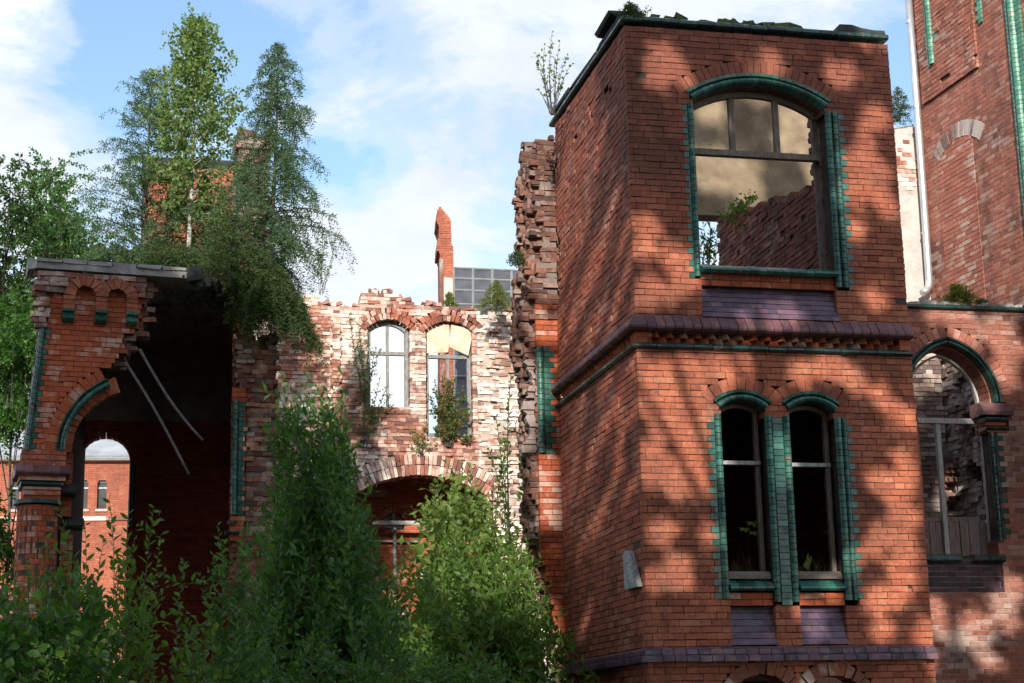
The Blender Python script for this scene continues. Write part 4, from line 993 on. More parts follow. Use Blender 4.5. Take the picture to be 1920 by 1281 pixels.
ca, cz = BT.hit(446, 290); cb, _ = BT.hit(502, 290); _, cz1 = BT.hit(470, 268)
b, m_ = MB(), MB(); brickwall(b, m_, BT, rect(ca, cb, 4, cz1), ca, cb, 4, cz1, w0=-.4, thick=1.0, rough=.01)
o = b.build('chimney', BR_D, bt); m_.build('mortar', MORT_R, o)
g = MB(); boxes(g, BT, ca-.08, cb+.1, cz1-.3, cz1, -.5, .7, jit=.02); boxes(g, BT, ca-.02, (ca+cb)/2+.1, cz1, cz1+.28, -.4, .5, jit=.04); g.build('chimney_cap', BR_D, o)
# ================================================================== GROUND
g = MB(); n = 60
xs = np.linspace(-400, 400, 5); 
V = [(-600, -200, 0), (600, -200, 0), (600, 1500, 0), (-600, 1500, 0)]; g.add(V, [[0, 1, 2, 3]])
gd = g.build('ground', SOIL); tag(gd, kind='structure')
# ================================================================== PLANTS
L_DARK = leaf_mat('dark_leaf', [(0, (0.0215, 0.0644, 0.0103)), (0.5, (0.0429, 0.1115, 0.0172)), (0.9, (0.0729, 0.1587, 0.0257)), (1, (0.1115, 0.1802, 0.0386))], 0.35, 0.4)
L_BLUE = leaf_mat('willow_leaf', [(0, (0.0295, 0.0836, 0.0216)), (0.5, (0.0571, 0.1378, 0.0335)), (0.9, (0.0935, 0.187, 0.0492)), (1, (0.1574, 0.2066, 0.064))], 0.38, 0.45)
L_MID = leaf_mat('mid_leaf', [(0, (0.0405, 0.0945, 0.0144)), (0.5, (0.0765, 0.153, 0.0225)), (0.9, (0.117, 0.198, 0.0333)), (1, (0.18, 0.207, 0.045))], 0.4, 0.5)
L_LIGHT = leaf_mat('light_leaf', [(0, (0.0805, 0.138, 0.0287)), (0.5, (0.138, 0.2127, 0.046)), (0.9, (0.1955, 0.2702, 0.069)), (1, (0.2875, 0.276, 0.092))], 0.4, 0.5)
L_BIRCH = leaf_mat('birch_leaf', [(0, (0.0805, 0.1265, 0.0403)), (0.5, (0.1323, 0.1955, 0.0633)), (0.9, (0.184, 0.253, 0.092)), (1, (0.253, 0.2645, 0.115))], 0.42, 0.5)
L_LARCH = leaf_mat('larch_needle', [(0, (0.0382, 0.0808, 0.0425)), (0.5, (0.068, 0.1232, 0.0595)), (1, (0.1105, 0.1615, 0.0723))], .35, .6)
L_SPRUCE = leaf_mat('spruce_needle', [(0, (0.024, 0.048, 0.0108)), (0.5, (0.042, 0.078, 0.018)), (1, (0.072, 0.105, 0.027))], 0.3, 0.6)
L_BRIGHTS = leaf_mat('yellow_spruce_needle', [(0, (.06, .08, .012)), (.5, (.11, .135, .02)), (1, (.17, .18, .03))], .25, .6)  # yellow green needle colour, varied at random
L_RUST = leaf_mat('rusty_leaf', [(0, (.05, .085, .02)), (.6, (.10, .13, .035)), (.8, (.20, .12, .04)), (1, (.28, .11, .05))], .4)
L_DEEP = leaf_mat('deep_leaf', [(0, (.015, .04, .008)), (.5, (.028, .065, .012)), (1, (.06, .10, .02))], .3, .45)
def nrm(a): return a/(np.linalg.norm(a, axis=-1, keepdims=True)+1e-9)
class Leaves:
    def __init__(s, sc=1.0): s.P = []; s.D = []; s.L = []; s.sc = sc
    def add(s, P, D, L): s.P.append(np.atleast_2d(P)); s.D.append(np.atleast_2d(D)); s.L.append(np.atleast_1d(L))
    def mesh(s, mb, wr=.5, flat=.6, fine=False, droop=0.0):
        if not s.P: return
        P = np.concatenate(s.P); D = nrm(np.concatenate(s.D)); L = np.concatenate(s.L)[:, None]*s.sc; n = len(P)
        upv = nrm(np.array([0, 0, 1.])*flat+RNG.normal(0, .55, (n, 3)))
        B = nrm(np.cross(D, upv)); Nn = np.cross(B, D)
        w = L*wr*.5*RNG.uniform(.8, 1.15, (n, 1)); r = np.clip(RNG.beta(2.2, 2.2, n), 0, 1)
        if fine:
            V = np.stack([P, P+D*L*.28+B*w*.9+Nn*w*.25, P+D*L*.62+B*w*.85+Nn*w*.2-Nn*L*droop*.4, P+D*L-Nn*L*droop, P+D*L*.62-B*w*.85+Nn*w*.2-Nn*L*droop*.4, P+D*L*.28-B*w*.9+Nn*w*.25], 1).reshape(-1, 3)
            k = 6*np.arange(n)[:, None]
            Q = np.concatenate([k+np.array([[0, 1, 2, 3]]), k+np.array([[0, 3, 4, 5]])]); mb.add(V, Q, rq=np.concatenate([r, r]))
        else:
            V = np.stack([P, P+D*L*.45+B*w+Nn*w*.3, P+D*L, P+D*L*.45-B*w+Nn*w*.3], 1).reshape(-1, 3)
            k = 4*np.arange(n)[:, None]
            mb.add(V, T=np.concatenate([k+np.array([[0, 1, 2]]), k+np.array([[0, 2, 3]])]), rt=np.concatenate([r, r]))
def bez(a, c, b, n):
    t = np.linspace(0, 1, n)[:, None]; return (1-t)**2*a+2*t*(1-t)*c+t*t*b
def leaves_along(lv, pts, spacing, leafL, spread=1.0, t0=0.0, upb=.15):
    seg = np.linalg.norm(np.diff(pts, axis=0), axis=1); tot = seg.sum(); n = max(2, int(tot*(1-t0)/spacing))
    t = np.linspace(t0, 1, n); s = np.concatenate([[0], np.cumsum(seg)])/tot
    P = np.stack([np.interp(t, s, pts[:, i]) for i in range(3)], 1)
    Tn = nrm(np.gradient(P, axis=0)); side = nrm(np.cross(Tn, RNG.normal(0, 1, (1, 3))+np.array([0, 0, .5])))
    ot = np.cross(Tn, side); ph = np.arange(n)*2.4+RNG.uniform(0, 6)
    R = side*np.cos(ph)[:, None]+ot*np.sin(ph)[:, None]
    D = nrm(Tn*.75+R*spread+np.array([0, 0, upb])+RNG.normal(0, .22, (n, 3)))
    lv.add(P, D, leafL*RNG.uniform(.6, 1.15, n)*np.where(t > .93, .75, 1))
def shrub(name, label, cat, tips, base, leafL, wr, mat, sp=.03, nside=7, side=.45, t0=.25, fine=False, stem=.008, group=None, bark=None, spread=1.0, flat=.6, basej=.25, sidesp=1.0, parent_tree=False):
    base = np.asarray(base, float)
    root = empty(name, base*[1, 1, 0] if base[2] < .5 else base, label, cat, group)
    lv = Leaves(1.35); st = MB()
    for tip in tips:
        tip = np.asarray(tip, float); b0 = base+RNG.normal(0, basej, 3)*[1, 1, 0]
        h = np.linalg.norm(tip-b0); c = b0*.45+tip*.55+np.array([0, 0, .12*h])+RNG.normal(0, .05*h, 3)
        pts = bez(b0, c, tip, 12); tube(st, pts, stem*RNG.uniform(.7, 1.3), stem*.25, 4)
        leaves_along(lv, pts, sp, leafL, spread, t0+.2)
        for i in range(nside):
            t = RNG.uniform(t0, .95); k = t*11; i0 = int(k); p = pts[i0]+(pts[i0+1]-pts[i0])*(k-i0)
            az = RNG.uniform(0, 6.28); el = RNG.uniform(.2, 1.1); ln = side*RNG.uniform(.5, 1.2)*(1.15-t*.75)
            d = np.array([math.cos(az)*math.cos(el), math.sin(az)*math.cos(el), math.sin(el)])
            q = p+d*ln; cc = p+d*ln*.5+np.array([0, 0, -.05*ln])+RNG.normal(0, .06*ln, 3)
            sp_ = bez(p, cc, q, 6); tube(st, sp_, stem*.4, stem*.15, 3); leaves_along(lv, sp_, sp*sidesp, leafL, spread)
    mb = MB(); lv.mesh(mb, wr, flat, fine, .12 if fine else 0)
    mb.build('foliage', mat, root); st.build('stem', bark or TWIG, root)
    return root
def tipset(sky, n, dy, d, dj, mode=1.6):
    xs = np.array([s[0] for s in sky]); ys = np.array([s[1] for s in sky]); out = []
    for i in range(n):
        x = RNG.uniform(xs[0], xs[-1]); y = np.interp(x, xs, ys)+dy*RNG.random()**mode
        out.append(at(x, y, d+RNG.normal(0, dj)))
    return out
def ground(x, d): p = at(x, 1281, d); return np.array([p[0], p[1], 0])
# ---- near shrubs along the bottom
T_ = [at(x, y, 11+RNG.normal(0, .3)) for x, y in ((112, 948), (160, 985), (205, 935), (252, 1010), (288, 952), (303, 1002), (135, 1040), (85, 1010), (225, 1050), (175, 1075), (265, 1090), (300, 1110), (60, 1060), (195, 1010), (240, 965))]
shrub('willow_shrub', 'upright leafy willow shoots standing before the round brick shaft at left', 'shrub', T_+tipset([(60, 1080), (310, 1090)], 16, 200, 11, .5), ground(190, 11), .058, .42, L_MID, sp=.028, nside=5, side=.34, fine=True, stem=.006, t0=.45)
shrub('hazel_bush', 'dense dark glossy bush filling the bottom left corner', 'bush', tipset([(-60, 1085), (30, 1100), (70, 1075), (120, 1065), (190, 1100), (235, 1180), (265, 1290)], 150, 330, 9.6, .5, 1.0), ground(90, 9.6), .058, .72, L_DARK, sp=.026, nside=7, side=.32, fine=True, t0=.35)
shrub('elder_bush', 'paler leafy bush against the left edge below the far trees', 'bush', tipset([(-40, 1040), (10, 1010), (50, 1050), (90, 1090)], 22, 160, 13, .5, 1.0), ground(20, 13), .06, .55, L_MID, sp=.035, nside=5, side=.4, fine=True, t0=.4)
T_ = [at(x, y, 12.5+RNG.normal(0, .3)) for x, y in ((345, 1055), (408, 985), (452, 1025), (485, 985), (375, 1080), (430, 1060), (470, 1080), (500, 1040), (400, 1040), (455, 975), (420, 1015))]
shrub('sallow_shrub', 'blue green sallow shoots in front of the dark brick room and right pier', 'shrub', T_+tipset([(350, 1110), (520, 1060)], 34, 230, 12.5, .5, 1.0), ground(430, 12.5), .056, .45, L_BLUE, sp=.026, nside=6, side=.34, fine=True, stem=.006, t0=.4)
shrub('maple_seedling', 'low broad leaved maple seedlings at the bottom between the gatehouse bushes', 'seedling', tipset([(240, 1230), (300, 1160), (360, 1130), (420, 1150), (470, 1200), (540, 1240)], 42, 150, 10.5, .4, 1.0), ground(370, 10.5), .052, .8, L_MID, sp=.05, nside=4, side=.3, fine=True, t0=.5)
shrub('bramble_bush', 'dark low bramble tangle along the bottom edge below the tall bush', 'bush', tipset([(430, 1225), (520, 1170), (640, 1190), (760, 1210), (900, 1215), (1040, 1250)], 100, 140, 13, .8, 1.0), ground(700, 13), .052, .6, L_DARK, sp=.028, nside=6, side=.3, fine=True, t0=.5, basej=1.3)
# ---- the tall dense bush in the middle
skD = [(448, 1110), (470, 1000), (492, 900), (512, 830), (530, 765), (575, 735), (640, 745), (662, 820), (692, 895), (708, 970), (728, 1070), (745, 1281)]
shrub('tall_willow_bush', 'tall dense dark willow bush between the gatehouse pier and the sunlit wall', 'bush', tipset(skD, 190, 430, 15.5, .8, .8)+tipset([(522, 800), (535, 755), (575, 735), (640, 740), (665, 830)], 26, 150, 15.3, .35, 1.0)+[at(x, y, 15.2) for x, y in ((532, 703), (562, 722), (577, 690), (601, 706), (638, 700), (548, 740), (615, 735), (590, 722), (520, 760), (648, 740))], ground(600, 15.5), .085, .42, L_BLUE, sp=.034, nside=8, side=.46, stem=.008, t0=.3, fine=False, basej=.7)
# ---- sunlit bushes before the wall
skE = [(700, 1090), (745, 1060), (778, 985), (800, 885), (838, 850), (880, 868), (915, 915), (955, 985), (1000, 1015)]
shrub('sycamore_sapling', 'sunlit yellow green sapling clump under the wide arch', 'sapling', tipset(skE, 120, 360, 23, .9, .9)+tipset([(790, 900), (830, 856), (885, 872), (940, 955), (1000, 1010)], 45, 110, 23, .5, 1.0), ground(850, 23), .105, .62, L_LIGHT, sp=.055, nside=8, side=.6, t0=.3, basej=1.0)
skE2 = [(690, 1150), (770, 1110), (830, 960), (900, 985), (960, 1000), (1000, 1015), (1022, 1120), (1036, 1281)]
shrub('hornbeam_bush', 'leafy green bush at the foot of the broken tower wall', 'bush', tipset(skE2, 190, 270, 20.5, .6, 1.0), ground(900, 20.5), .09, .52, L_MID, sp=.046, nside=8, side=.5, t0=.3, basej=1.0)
T_ = [at(x, y, 24+RNG.normal(0, .15)) for x, y in ((958, 705), (975, 722), (930, 780), (985, 775), (950, 830), (915, 838), (975, 860), (940, 880), (990, 830), (925, 905), (965, 790))]
shrub('slender_sapling', 'slender sapling with open twigs rising beside the broken tower wall', 'sapling', T_, ground(1000, 24), .085, .5, L_MID, sp=.05, nside=5, side=.35, t0=.55, stem=.02, basej=.05, bark=BARK)
# ---- small birches growing on the ruined wall
def wallbirch(pxs, basepx, mat, label, n, w=-.05, leafL=.05, sp=.035, name='birch_seedling', side=.22):
    u, z = BW.hit(*basepx, w); T_ = [BW.P(*BW.hit(*p, w), w+RNG.normal(0, .06)) for p in pxs]
    shrub(name, label, 'birch seedling', T_, BW.P(u, z, w), leafL, .7, mat, sp=sp, nside=n, side=side, t0=.15, stem=.007, basej=.03, group='birches on the ruined wall', bark=BARK)
wallbirch([(655, 590), (668, 640), (690, 620), (670, 690), (700, 660), (685, 720), (672, 610), (715, 655)], (684, 770), L_BIRCH, 'thin birch seedling climbing the left jamb of the left wall window', 9, -.12)
wallbirch([(690, 725), (705, 745), (728, 720), (740, 735), (675, 745), (715, 700), (735, 760)], (682, 840), L_BIRCH, 'leafy birch seedling below the sill of the left wall window', 8, -.12)
wallbirch([(800, 740), (815, 715), (830, 705), (845, 720), (858, 735), (870, 745), (880, 760), (825, 740), (850, 760), (805, 770), (878, 785), (835, 770), (862, 790), (812, 730), (840, 712), (852, 708), (866, 728), (820, 755), (842, 745), (872, 770), (810, 800), (850, 800)], (840, 838), L_RUST, 'bushy reddish birch seedling filling the right wall window', 13, -.05, .06, .026)
wallbirch([(765, 800), (780, 815), (800, 822), (770, 840), (795, 790), (820, 825)], (790, 850), L_LIGHT, 'small pale birch seedling on the pier between the wall windows', 6, -.12)
wallbirch([(605, 432), (628, 445), (595, 465), (632, 470), (615, 440), (600, 480)], (602, 552), L_BIRCH, 'spindly birch seedling standing on top of the ruined wall at left', 4, .1, .055, .05, side=.3)
wallbirch([(870, 820), (885, 815), (878, 808), (862, 826), (890, 824)], (875, 832), L_BRIGHTS, 'mossy tuft on the sill of the right wall window', 8, -.1, .04, .02, name='moss_tuft', side=.12)
# ---- conifers
def conifer(name, label, base, H, R, nb, mat, needle=.05, nw=.22, droop=.35, up=.25, twig=.35, nt_=9, dens=.016, lean=(0, 0), h0=.08, group=None, power=.8, trunk=.035, cat='larch', hang=.25, gaps=0.0, az0=None):
    base = np.asarray(base, float); root = empty(name, base, label, cat, group)
    lv = Leaves(1.45); st = MB(); top = base+np.array([lean[0], lean[1], H])
    tr = bez(base, (base+top)/2+RNG.normal(0, .015*H, 3)*[1, 1, 0], top, 16); tube(st, tr, trunk, .006, 7)
    for i in range(nb):
        f = h0+(1-h0)*((i+RNG.random())/nb)**.92
        if f > .985: f = .985
        k = f*15; i0 = min(14, int(k)); p = tr[i0]+(tr[i0+1]-tr[i0])*(k-i0)
        ln = R*((1-f)**power+.03)*RNG.uniform(.45, 1.3)
        if RNG.random() < gaps: ln *= .45
        az = i*2.39996+RNG.normal(0, .35) if az0 is None else az0+RNG.normal(0, 1.0)
        hd = np.array([math.cos(az), math.sin(az), 0])
        q = p+hd*ln+np.array([0, 0, ln*(up-droop)]); c = p+hd*ln*.55+np.array([0, 0, ln*up*.75])
        br = bez(p, c, q, 9); tube(st, br, max(.004, trunk*.28*(1-f)+.003), .002, 4)
        leaves_along(lv, br, dens, needle, 1.2, .12)
        m = max(2, int(nt_*(.35+.65*ln/R)))
        for j in range(m):
            t = RNG.uniform(.15, .98); kk = t*8; j0 = min(7, int(kk)); bp = br[j0]+(br[j0+1]-br[j0])*(kk-j0)
            sg = 1 if j % 2 else -1
            sd = np.cross(hd, [0, 0, 1])*sg; tl_ = twig*ln/R*(1.15-t*.6)*RNG.uniform(.5, 1.25)+.04
            d = nrm(sd*.8+hd*.6+np.array([0, 0, -hang*RNG.uniform(.2, 2.2)])+RNG.normal(0, .15, 3))
            tw = bez(bp, bp+d*tl_*.5+np.array([0, 0, .04*tl_]), bp+d*tl_+np.array([0, 0, -hang*.5*tl_]), 5)
            leaves_along(lv, tw, dens, needle, 1.2)
    mb = MB(); lv.mesh(mb, nw*1.25, .3); mb.build('foliage', mat, root); st.build('trunk', BARK, root)
    return root
def roofpt(x, dd): p = at(x, 560, dd); return np.array([p[0], p[1], 8.5])
def htip(base, y): # height so that the tip shows at pixel row y
    d = base[1]*math.cos(TH)+6*math.sin(TH)
    for _ in range(4):
        z = EYE+0; r = ray(960, y); Y = base[1]; z = EYE+r[2]/r[1]*Y
    return z-base[2]
b0 = roofpt(500, 26.6); conifer('larch_tree', 'tall larch with drooping grey green branches at the right edge of the gatehouse roof', b0, htip(b0, 68), 1.12, 160, L_LARCH, needle=.05, nw=.22, droop=.55, up=.38, twig=.50, nt_=14, dens=.014, hang=.75, lean=(.13, 0), gaps=.22, group='larches on the gatehouse roof', trunk=.05, power=.62)
b0 = roofpt(273, 27.4); conifer('larch_tree', 'thin larch with sparse reaching branches left of the birch on the roof', b0, htip(b0, 118), 1.3, 130, L_LARCH, needle=.05, nw=.22, droop=.15, up=.42, twig=.42, nt_=13, dens=.014, hang=.45, gaps=.3, group='larches on the gatehouse roof', trunk=.045, power=.55)
# spruce thicket
SP = [(590, 545, 24.9, 500, .6), (555, 575, 25.2, 490, .65), (430, 560, 25.6, 385, .75), (395, 560, 27.2, 400, .7), (465, 555, 27.0, 400, .7), (345, 560, 26.6, 445, .7), (300, 560, 26.2, 430, .65), (240, 560, 27.0, 455, .6), (215, 560, 28.0, 440, .55), (520, 560, 27.6, 470, .7), (410, 560, 27.8, 330, .8), (320, 560, 27.6, 360, .75)]
names_ = ['rightmost drooping young spruce overhanging the edge of the gatehouse roof', 'low drooping spruce over the broken right corner of the gatehouse roof', 'dark young spruce in front of the chimney on the gatehouse roof', 'young spruce behind the birch trunk on the gatehouse roof', 'young spruce close beside the big larch trunk', 'yellow green young spruce right of the thin larch', 'short young spruce on the roof right below the thin larch', 'young spruce left of the thin larch on the roof', 'leftmost young spruce on the gatehouse roof', 'young spruce right behind the big larch', 'taller dark spruce standing before the far brick chimney', 'taller spruce left of the birch trunk before the far brick tower']
for (x, y, dd, ty, R_), nm in zip(SP, names_):
    b0 = at(x, y, dd); b0[2] = 8.4 if x < 540 else 7.9
    if x >= 540: b0 = at(505 if x > 570 else 490, 600, dd+.9); b0[2] = 8.3
    conifer('young_spruce', nm, b0, max(.5, htip(b0, ty)), R_, 64, L_SPRUCE, needle=.045, nw=.22, droop=.45 if x < 540 else .9, up=.25, twig=.34, nt_=9, dens=.013, h0=.02, hang=.5 if x < 540 else 1.0, group='young spruces on the gatehouse roof', trunk=.02, cat='spruce', power=.6)
# drooping skirt of the right hand larch over the broken wall
b0 = at(492, 600, 25.9); b0[2] = 8.35
conifer('drooping_spruce', 'brownish green spruce hanging down over the raw brick of the right pier', b0, .5, .75, 60, L_SPRUCE, needle=.05, nw=.2, droop=1.35, up=.2, twig=.4, nt_=12, dens=.013, h0=.0, hang=1.3, trunk=.02, cat='spruce', power=.3, az0=-.5)
# birch on the roof
b0 = roofpt(347, 26.9); Hb = htip(b0, 22)
root = empty('birch_tree', b0, 'tall leafy birch with a pale trunk in the middle of the gatehouse roof', 'birch')
lv = Leaves(1.5); st = MB(); tr = bez(b0, b0+[.12, 0, Hb*.5], b0+[.05, 0, Hb], 24); tube(st, tr, .045, .006, 8)
for i in range(135):
    f = .24+.75*((i+RNG.random())/135); k = f*23; i0 = min(22, int(k)); p = tr[i0]+(tr[i0+1]-tr[i0])*(k-i0)
    ln = (1.05*np.interp(f, [.24, .36, .5, .65, .8, 1], [.5, .95, 1.25, 1.05, .55, .14]))*RNG.uniform(.3, 1.2); az = i*2.4+RNG.normal(0, .4)
    d = np.array([math.cos(az), math.sin(az), RNG.uniform(.25, 1.0)]); d /= np.linalg.norm(d)
    br = bez(p, p+d*ln*.5+[0, 0, .05], p+d*ln+[0, 0, -.10*ln], 7); tube(st, br, .010*(1.2-f), .003, 4); leaves_along(lv, br, .035, .052, 1.2, .3)
    for j in range(7):
        bp = br[RNG.integers(2, 7)]; q = bp+RNG.normal(0, .16, 3)+[0, 0, -.10]
        leaves_along(lv, bez(bp, (bp+q)/2+[0, 0, .03], q, 4), .03, .05, 1.2)
mb = MB(); lv.mesh(mb, .8, .2, True, .1); mb.build('foliage', L_BIRCH, root); st.build('trunk', BARKB, root)
# small ones on walls
def mini(px, H, R, mat, label, d, nb=46, z=None, name='spruce_seedling', nd=.035, pw=.7):
    b = at(*px, d)
    conifer(name, label, b, H, R, nb, mat, needle=nd, nw=.26, droop=.25, up=.35, twig=R*.45, nt_=7, dens=.012, h0=.05, hang=.3, trunk=.012, cat='spruce seedling', power=pw, group='seedlings on the walls')
mini((932, 586), .66, .42, L_BRIGHTS, 'bright yellow green young spruce on top of the sunlit wall', 34.3, 60)
u, z = CW.hit(1795, 568, .2); q = CW.P(u, 7.78, .18); conifer('spruce_seedling', 'low yellow green spruce seedling on the link wall beside the downpipe', q, .34, .30, 46, L_BRIGHTS, needle=.04, nw=.26, droop=.15, up=.30, twig=.14, nt_=7, dens=.012, h0=.05, hang=.2, trunk=.012, cat='spruce seedling', power=.5, group='seedlings on the walls')
u, z = CW.hit(1838, 568, .2); q = CW.P(u, 7.78, .18); conifer('spruce_seedling', 'tiny yellowish seedling on the link wall, right of the bigger spruce', q, .14, .13, 30, L_BRIGHTS, needle=.03, nw=.26, droop=.15, up=.30, twig=.07, nt_=5, dens=.012, h0=.05, hang=.2, trunk=.008, cat='spruce seedling', power=.5, group='seedlings on the walls')
mini((1688, 233), .62, .26, L_SPRUCE, 'small spruce seedling on the pale rendered wall behind the tower', 26.8, 40)
mini((1183, 30), .17, .16, L_SPRUCE, 'small dark spruce seedling on the front left corner of the tower roof', 20.4, 30, nd=.03)
mini((843, 575), .42, .20, L_BRIGHTS, 'green tuft at the foot of the gable fin', 49.0, 30, nd=.06)
mini((972, 498), .22, .14, L_SPRUCE, 'tiny seedling on a ledge of the broken tower wall', 23.4, 24, nd=.035)
shrub('weed_tuft', 'tiny leafy weed on the tower roof beside the corner spruce', 'weed', [at(x, y, 20.4) for x, y in ((1213, 12), (1220, 18), (1206, 20), (1198, 22))], at(1210, 30, 20.4), .03, .5, L_DARK, sp=.02, nside=2, side=.06, t0=.2, stem=.003, basej=.02)
b0 = TS.P(.45, 10.36, .2)
root = shrub('birch_sapling', 'small airy birch sapling on the rear left edge of the tower roof', 'birch', [at(x, y, 22.9) for x, y in ((1035, 62), (1022, 85), (1050, 80), (1065, 105), (1008, 120), (1018, 150), (1060, 140), (1072, 120), (1040, 110), (1005, 100), (1030, 130), (1048, 165), (1012, 170))], at(1036, 215, 22.9), .05, .7, L_BIRCH, sp=.05, nside=3, side=.16, t0=.3, stem=.007, basej=.02, bark=BARK)
# greenery inside the tower and in the lower windows
u, z = TI.hit(1378, 395); T_ = [TI.P(*TI.hit(x, y, -.05), -.05) for x, y in ((1350, 400), (1370, 385), (1390, 380), (1410, 378), (1420, 372), (1400, 400), (1385, 425), (1360, 410), (1395, 435), (1375, 420))]
shrub('ivy_patch', 'green weeds hanging over the top of the inner wall seen through the big window', 'weeds', T_, TI.P(u, z-.05, .1), .06, .6, L_MID, sp=.03, nside=5, side=.2, t0=.2, stem=.004, basej=.25)
bb = at(1326, 560, 30); shrub('distant_sapling', 'dark leafy sapling behind the tower seen in the lower left of the big window', 'sapling', [at(x, y, 30) for x, y in ((1318, 415), (1330, 405), (1338, 430), (1314, 440), (1326, 450), (1340, 455), (1320, 470), (1332, 425), (1344, 440))], bb, .10, .4, L_DARK, sp=.05, nside=3, side=.2, t0=.3, stem=.01, basej=.05)
def inwin(px, w): u, z = T.hit(*px, w); return T.P(u, z, w)
rt_ = empty('window_maple', inwin((1425, 1070), .30), 'maple seedling with one star of green leaves in the lower left window', 'seedling')
st = MB(); tipm = inwin((1408, 990), .34); tube(st, bez(inwin((1428, 1070), .30), inwin((1426, 1020), .30), tipm, 8), .006, .003, 5); st.build('stem', TWIG, rt_)
mb = MB()
for c, sc in ((inwin((1410, 978), .33), .11), (inwin((1395, 990), .30), .09), (inwin((1428, 988), .31), .09), (inwin((1412, 997), .28), .08)):
    for k in range(5):
        a = -1.57+(k-2)*.75; d = np.array([math.cos(a+.2)*.9, -.5, math.sin(a)*.45-.1]); d = nrm(d); s = nrm(np.cross(d, [0.1, -.5, 1])); w_ = sc*.22
        V = [c, c+d*sc*.5+s*w_, c+d*sc, c+d*sc*.5-s*w_]; mb.add(V, [[0, 1, 2, 3]], rq=RNG.uniform(.5, 1))
mb.build('foliage', L_LIGHT, rt_)
for xs_, lab in (((1370, 1445), 'dry grass and twigs on the sill of the lower left window'), ((1500, 1572), 'dry grass stalks on the sill of the lower right window')):
    g = MB()
    for i in range(60):
        x = RNG.uniform(*xs_); p = inwin((x, 1072), .31+RNG.uniform(0, .2)); h = RNG.gamma(2, .055); q = p+RNG.normal(0, .07, 3)*[1, .3, .2]+[0, 0, h]
        tube(g, bez(p, (p+q)/2+[0, 0, h*.3], q, 5), .0025, .001, 3, RNG.random())
    tag(g.build('dry_grass', L_RUST), lab, 'dry grass', 'grass on the window sills')
g = MB()
for x, y in ((1515, 1035), (1522, 1040), (1510, 1050), (1505, 1055)):
    a = inwin((1515, 1070), .33); q = inwin((x, y), .3); d = nrm(q-a); s = nrm(np.cross(d, [0, -1, .2]))*.018; L_ = np.linalg.norm(q-a)
    g.add([a, a+d*L_*.6+s, q, a+d*L_*.6-s], [[0, 1, 2, 3]], rq=RNG.random())
tag(g.build('broad_leaf_weed', L_LIGHT), 'broad leaved weed on the sill of the lower right window', 'weed')
# ---- big trees at the far left
def tree(name, label, base, tops, trunkr, nleaf, leafL, mat, mat_b=None, clump=.55, cat='tree', group='trees at the left edge', wr=.65, crown_d=1.5):
    """tops: list of clump centres"""
    root = empty(name, base, label, cat, group); st = MB(); lv = Leaves(1.3); base = np.asarray(base, float)
    cen = np.mean(tops, 0); trp = bez(base, (base+cen)/2+[.2, 0, 0], cen+[0, 0, .6], 10); tube(st, trp, trunkr, trunkr*.3, 8)
    for c in tops:
        c = np.asarray(c); p = trp[RNG.integers(6, 10)]; tube(st, bez(p, (p+c)/2+[0, 0, -.2], c, 7), trunkr*.2, .01, 5)
        m = nleaf//len(tops); r = clump*RNG.uniform(.6, 1.25)
        for s_ in range(max(2, m//22)):
            o = RNG.normal(0, 1, 3); o = o/np.linalg.norm(o)*RNG.random()**.4*r*np.array([1.15, 1.15, .75]); e = c+o
            sp_ = bez(e, e+o*.1+RNG.normal(0, .05, 3), e+nrm(o)*.32+RNG.normal(0, .12, 3)+[0, 0, -.05], 5)
            leaves_along(lv, sp_, .022*leafL/.1*1.2, leafL, 1.3)
    mb = MB(); lv.mesh(mb, wr, .55); mb.build('crown', mat, root); st.build('trunk', BARK, root); return root
def cl(pxs, d, dj=.8): return [at(x, y, d+RNG.normal(0, dj)) for x, y in pxs]
c1 = [(RNG.uniform(-90, 60), RNG.uniform(345, 800)) for _ in range(34)]+[(40, 350), (20, 340), (-20, 330), (70, 400), (50, 450), (10, 420), (85, 470), (60, 560)]
tree('oak_tree', 'big dark broadleaf tree at the left edge behind the gatehouse', ground(-60, 36), cl(c1, 36), .12, 26000, .085, L_DEEP, clump=.62)
c2 = [(RNG.uniform(60, 175), RNG.uniform(0, 1)) for _ in range(22)]; c2 = [(x, np.interp(x, [60, 95, 130, 175], [350, 335, 400, 470])+y*130) for x, y in c2]+[(92, 318), (85, 340), (75, 355)]
tree('aspen_tree', 'looser grey green tree behind the top left corner of the gatehouse', ground(110, 40), cl(c2, 40), .12, 10000, .085, L_BLUE, clump=.45)
c3 = [(RNG.uniform(-40, 62), RNG.uniform(540, 800)) for _ in range(26)]
tree('hazel_tree', 'green leafy tree close beside the left wall of the gatehouse', ground(0, 32), cl(c3, 32.5), .05, 15000, .075, L_DARK, clump=.4)
c4 = [(RNG.uniform(-60, 38), RNG.uniform(880, 1080)) for _ in range(16)]
tree('holly_bush', 'dark rounded bush left of the round brick shaft', ground(-10, 27), cl(c4, 27), .1, 4200, .08, L_DARK, clump=.4, cat='bush')
c5 = [(RNG.uniform(120, 270), RNG.uniform(470, 530)) for _ in range(18)]
tree('background_tree', 'green treetops right behind the gatehouse roof edge', ground(400, 42), cl(c5, 42), .2, 4200, .11, L_MID, clump=.5)
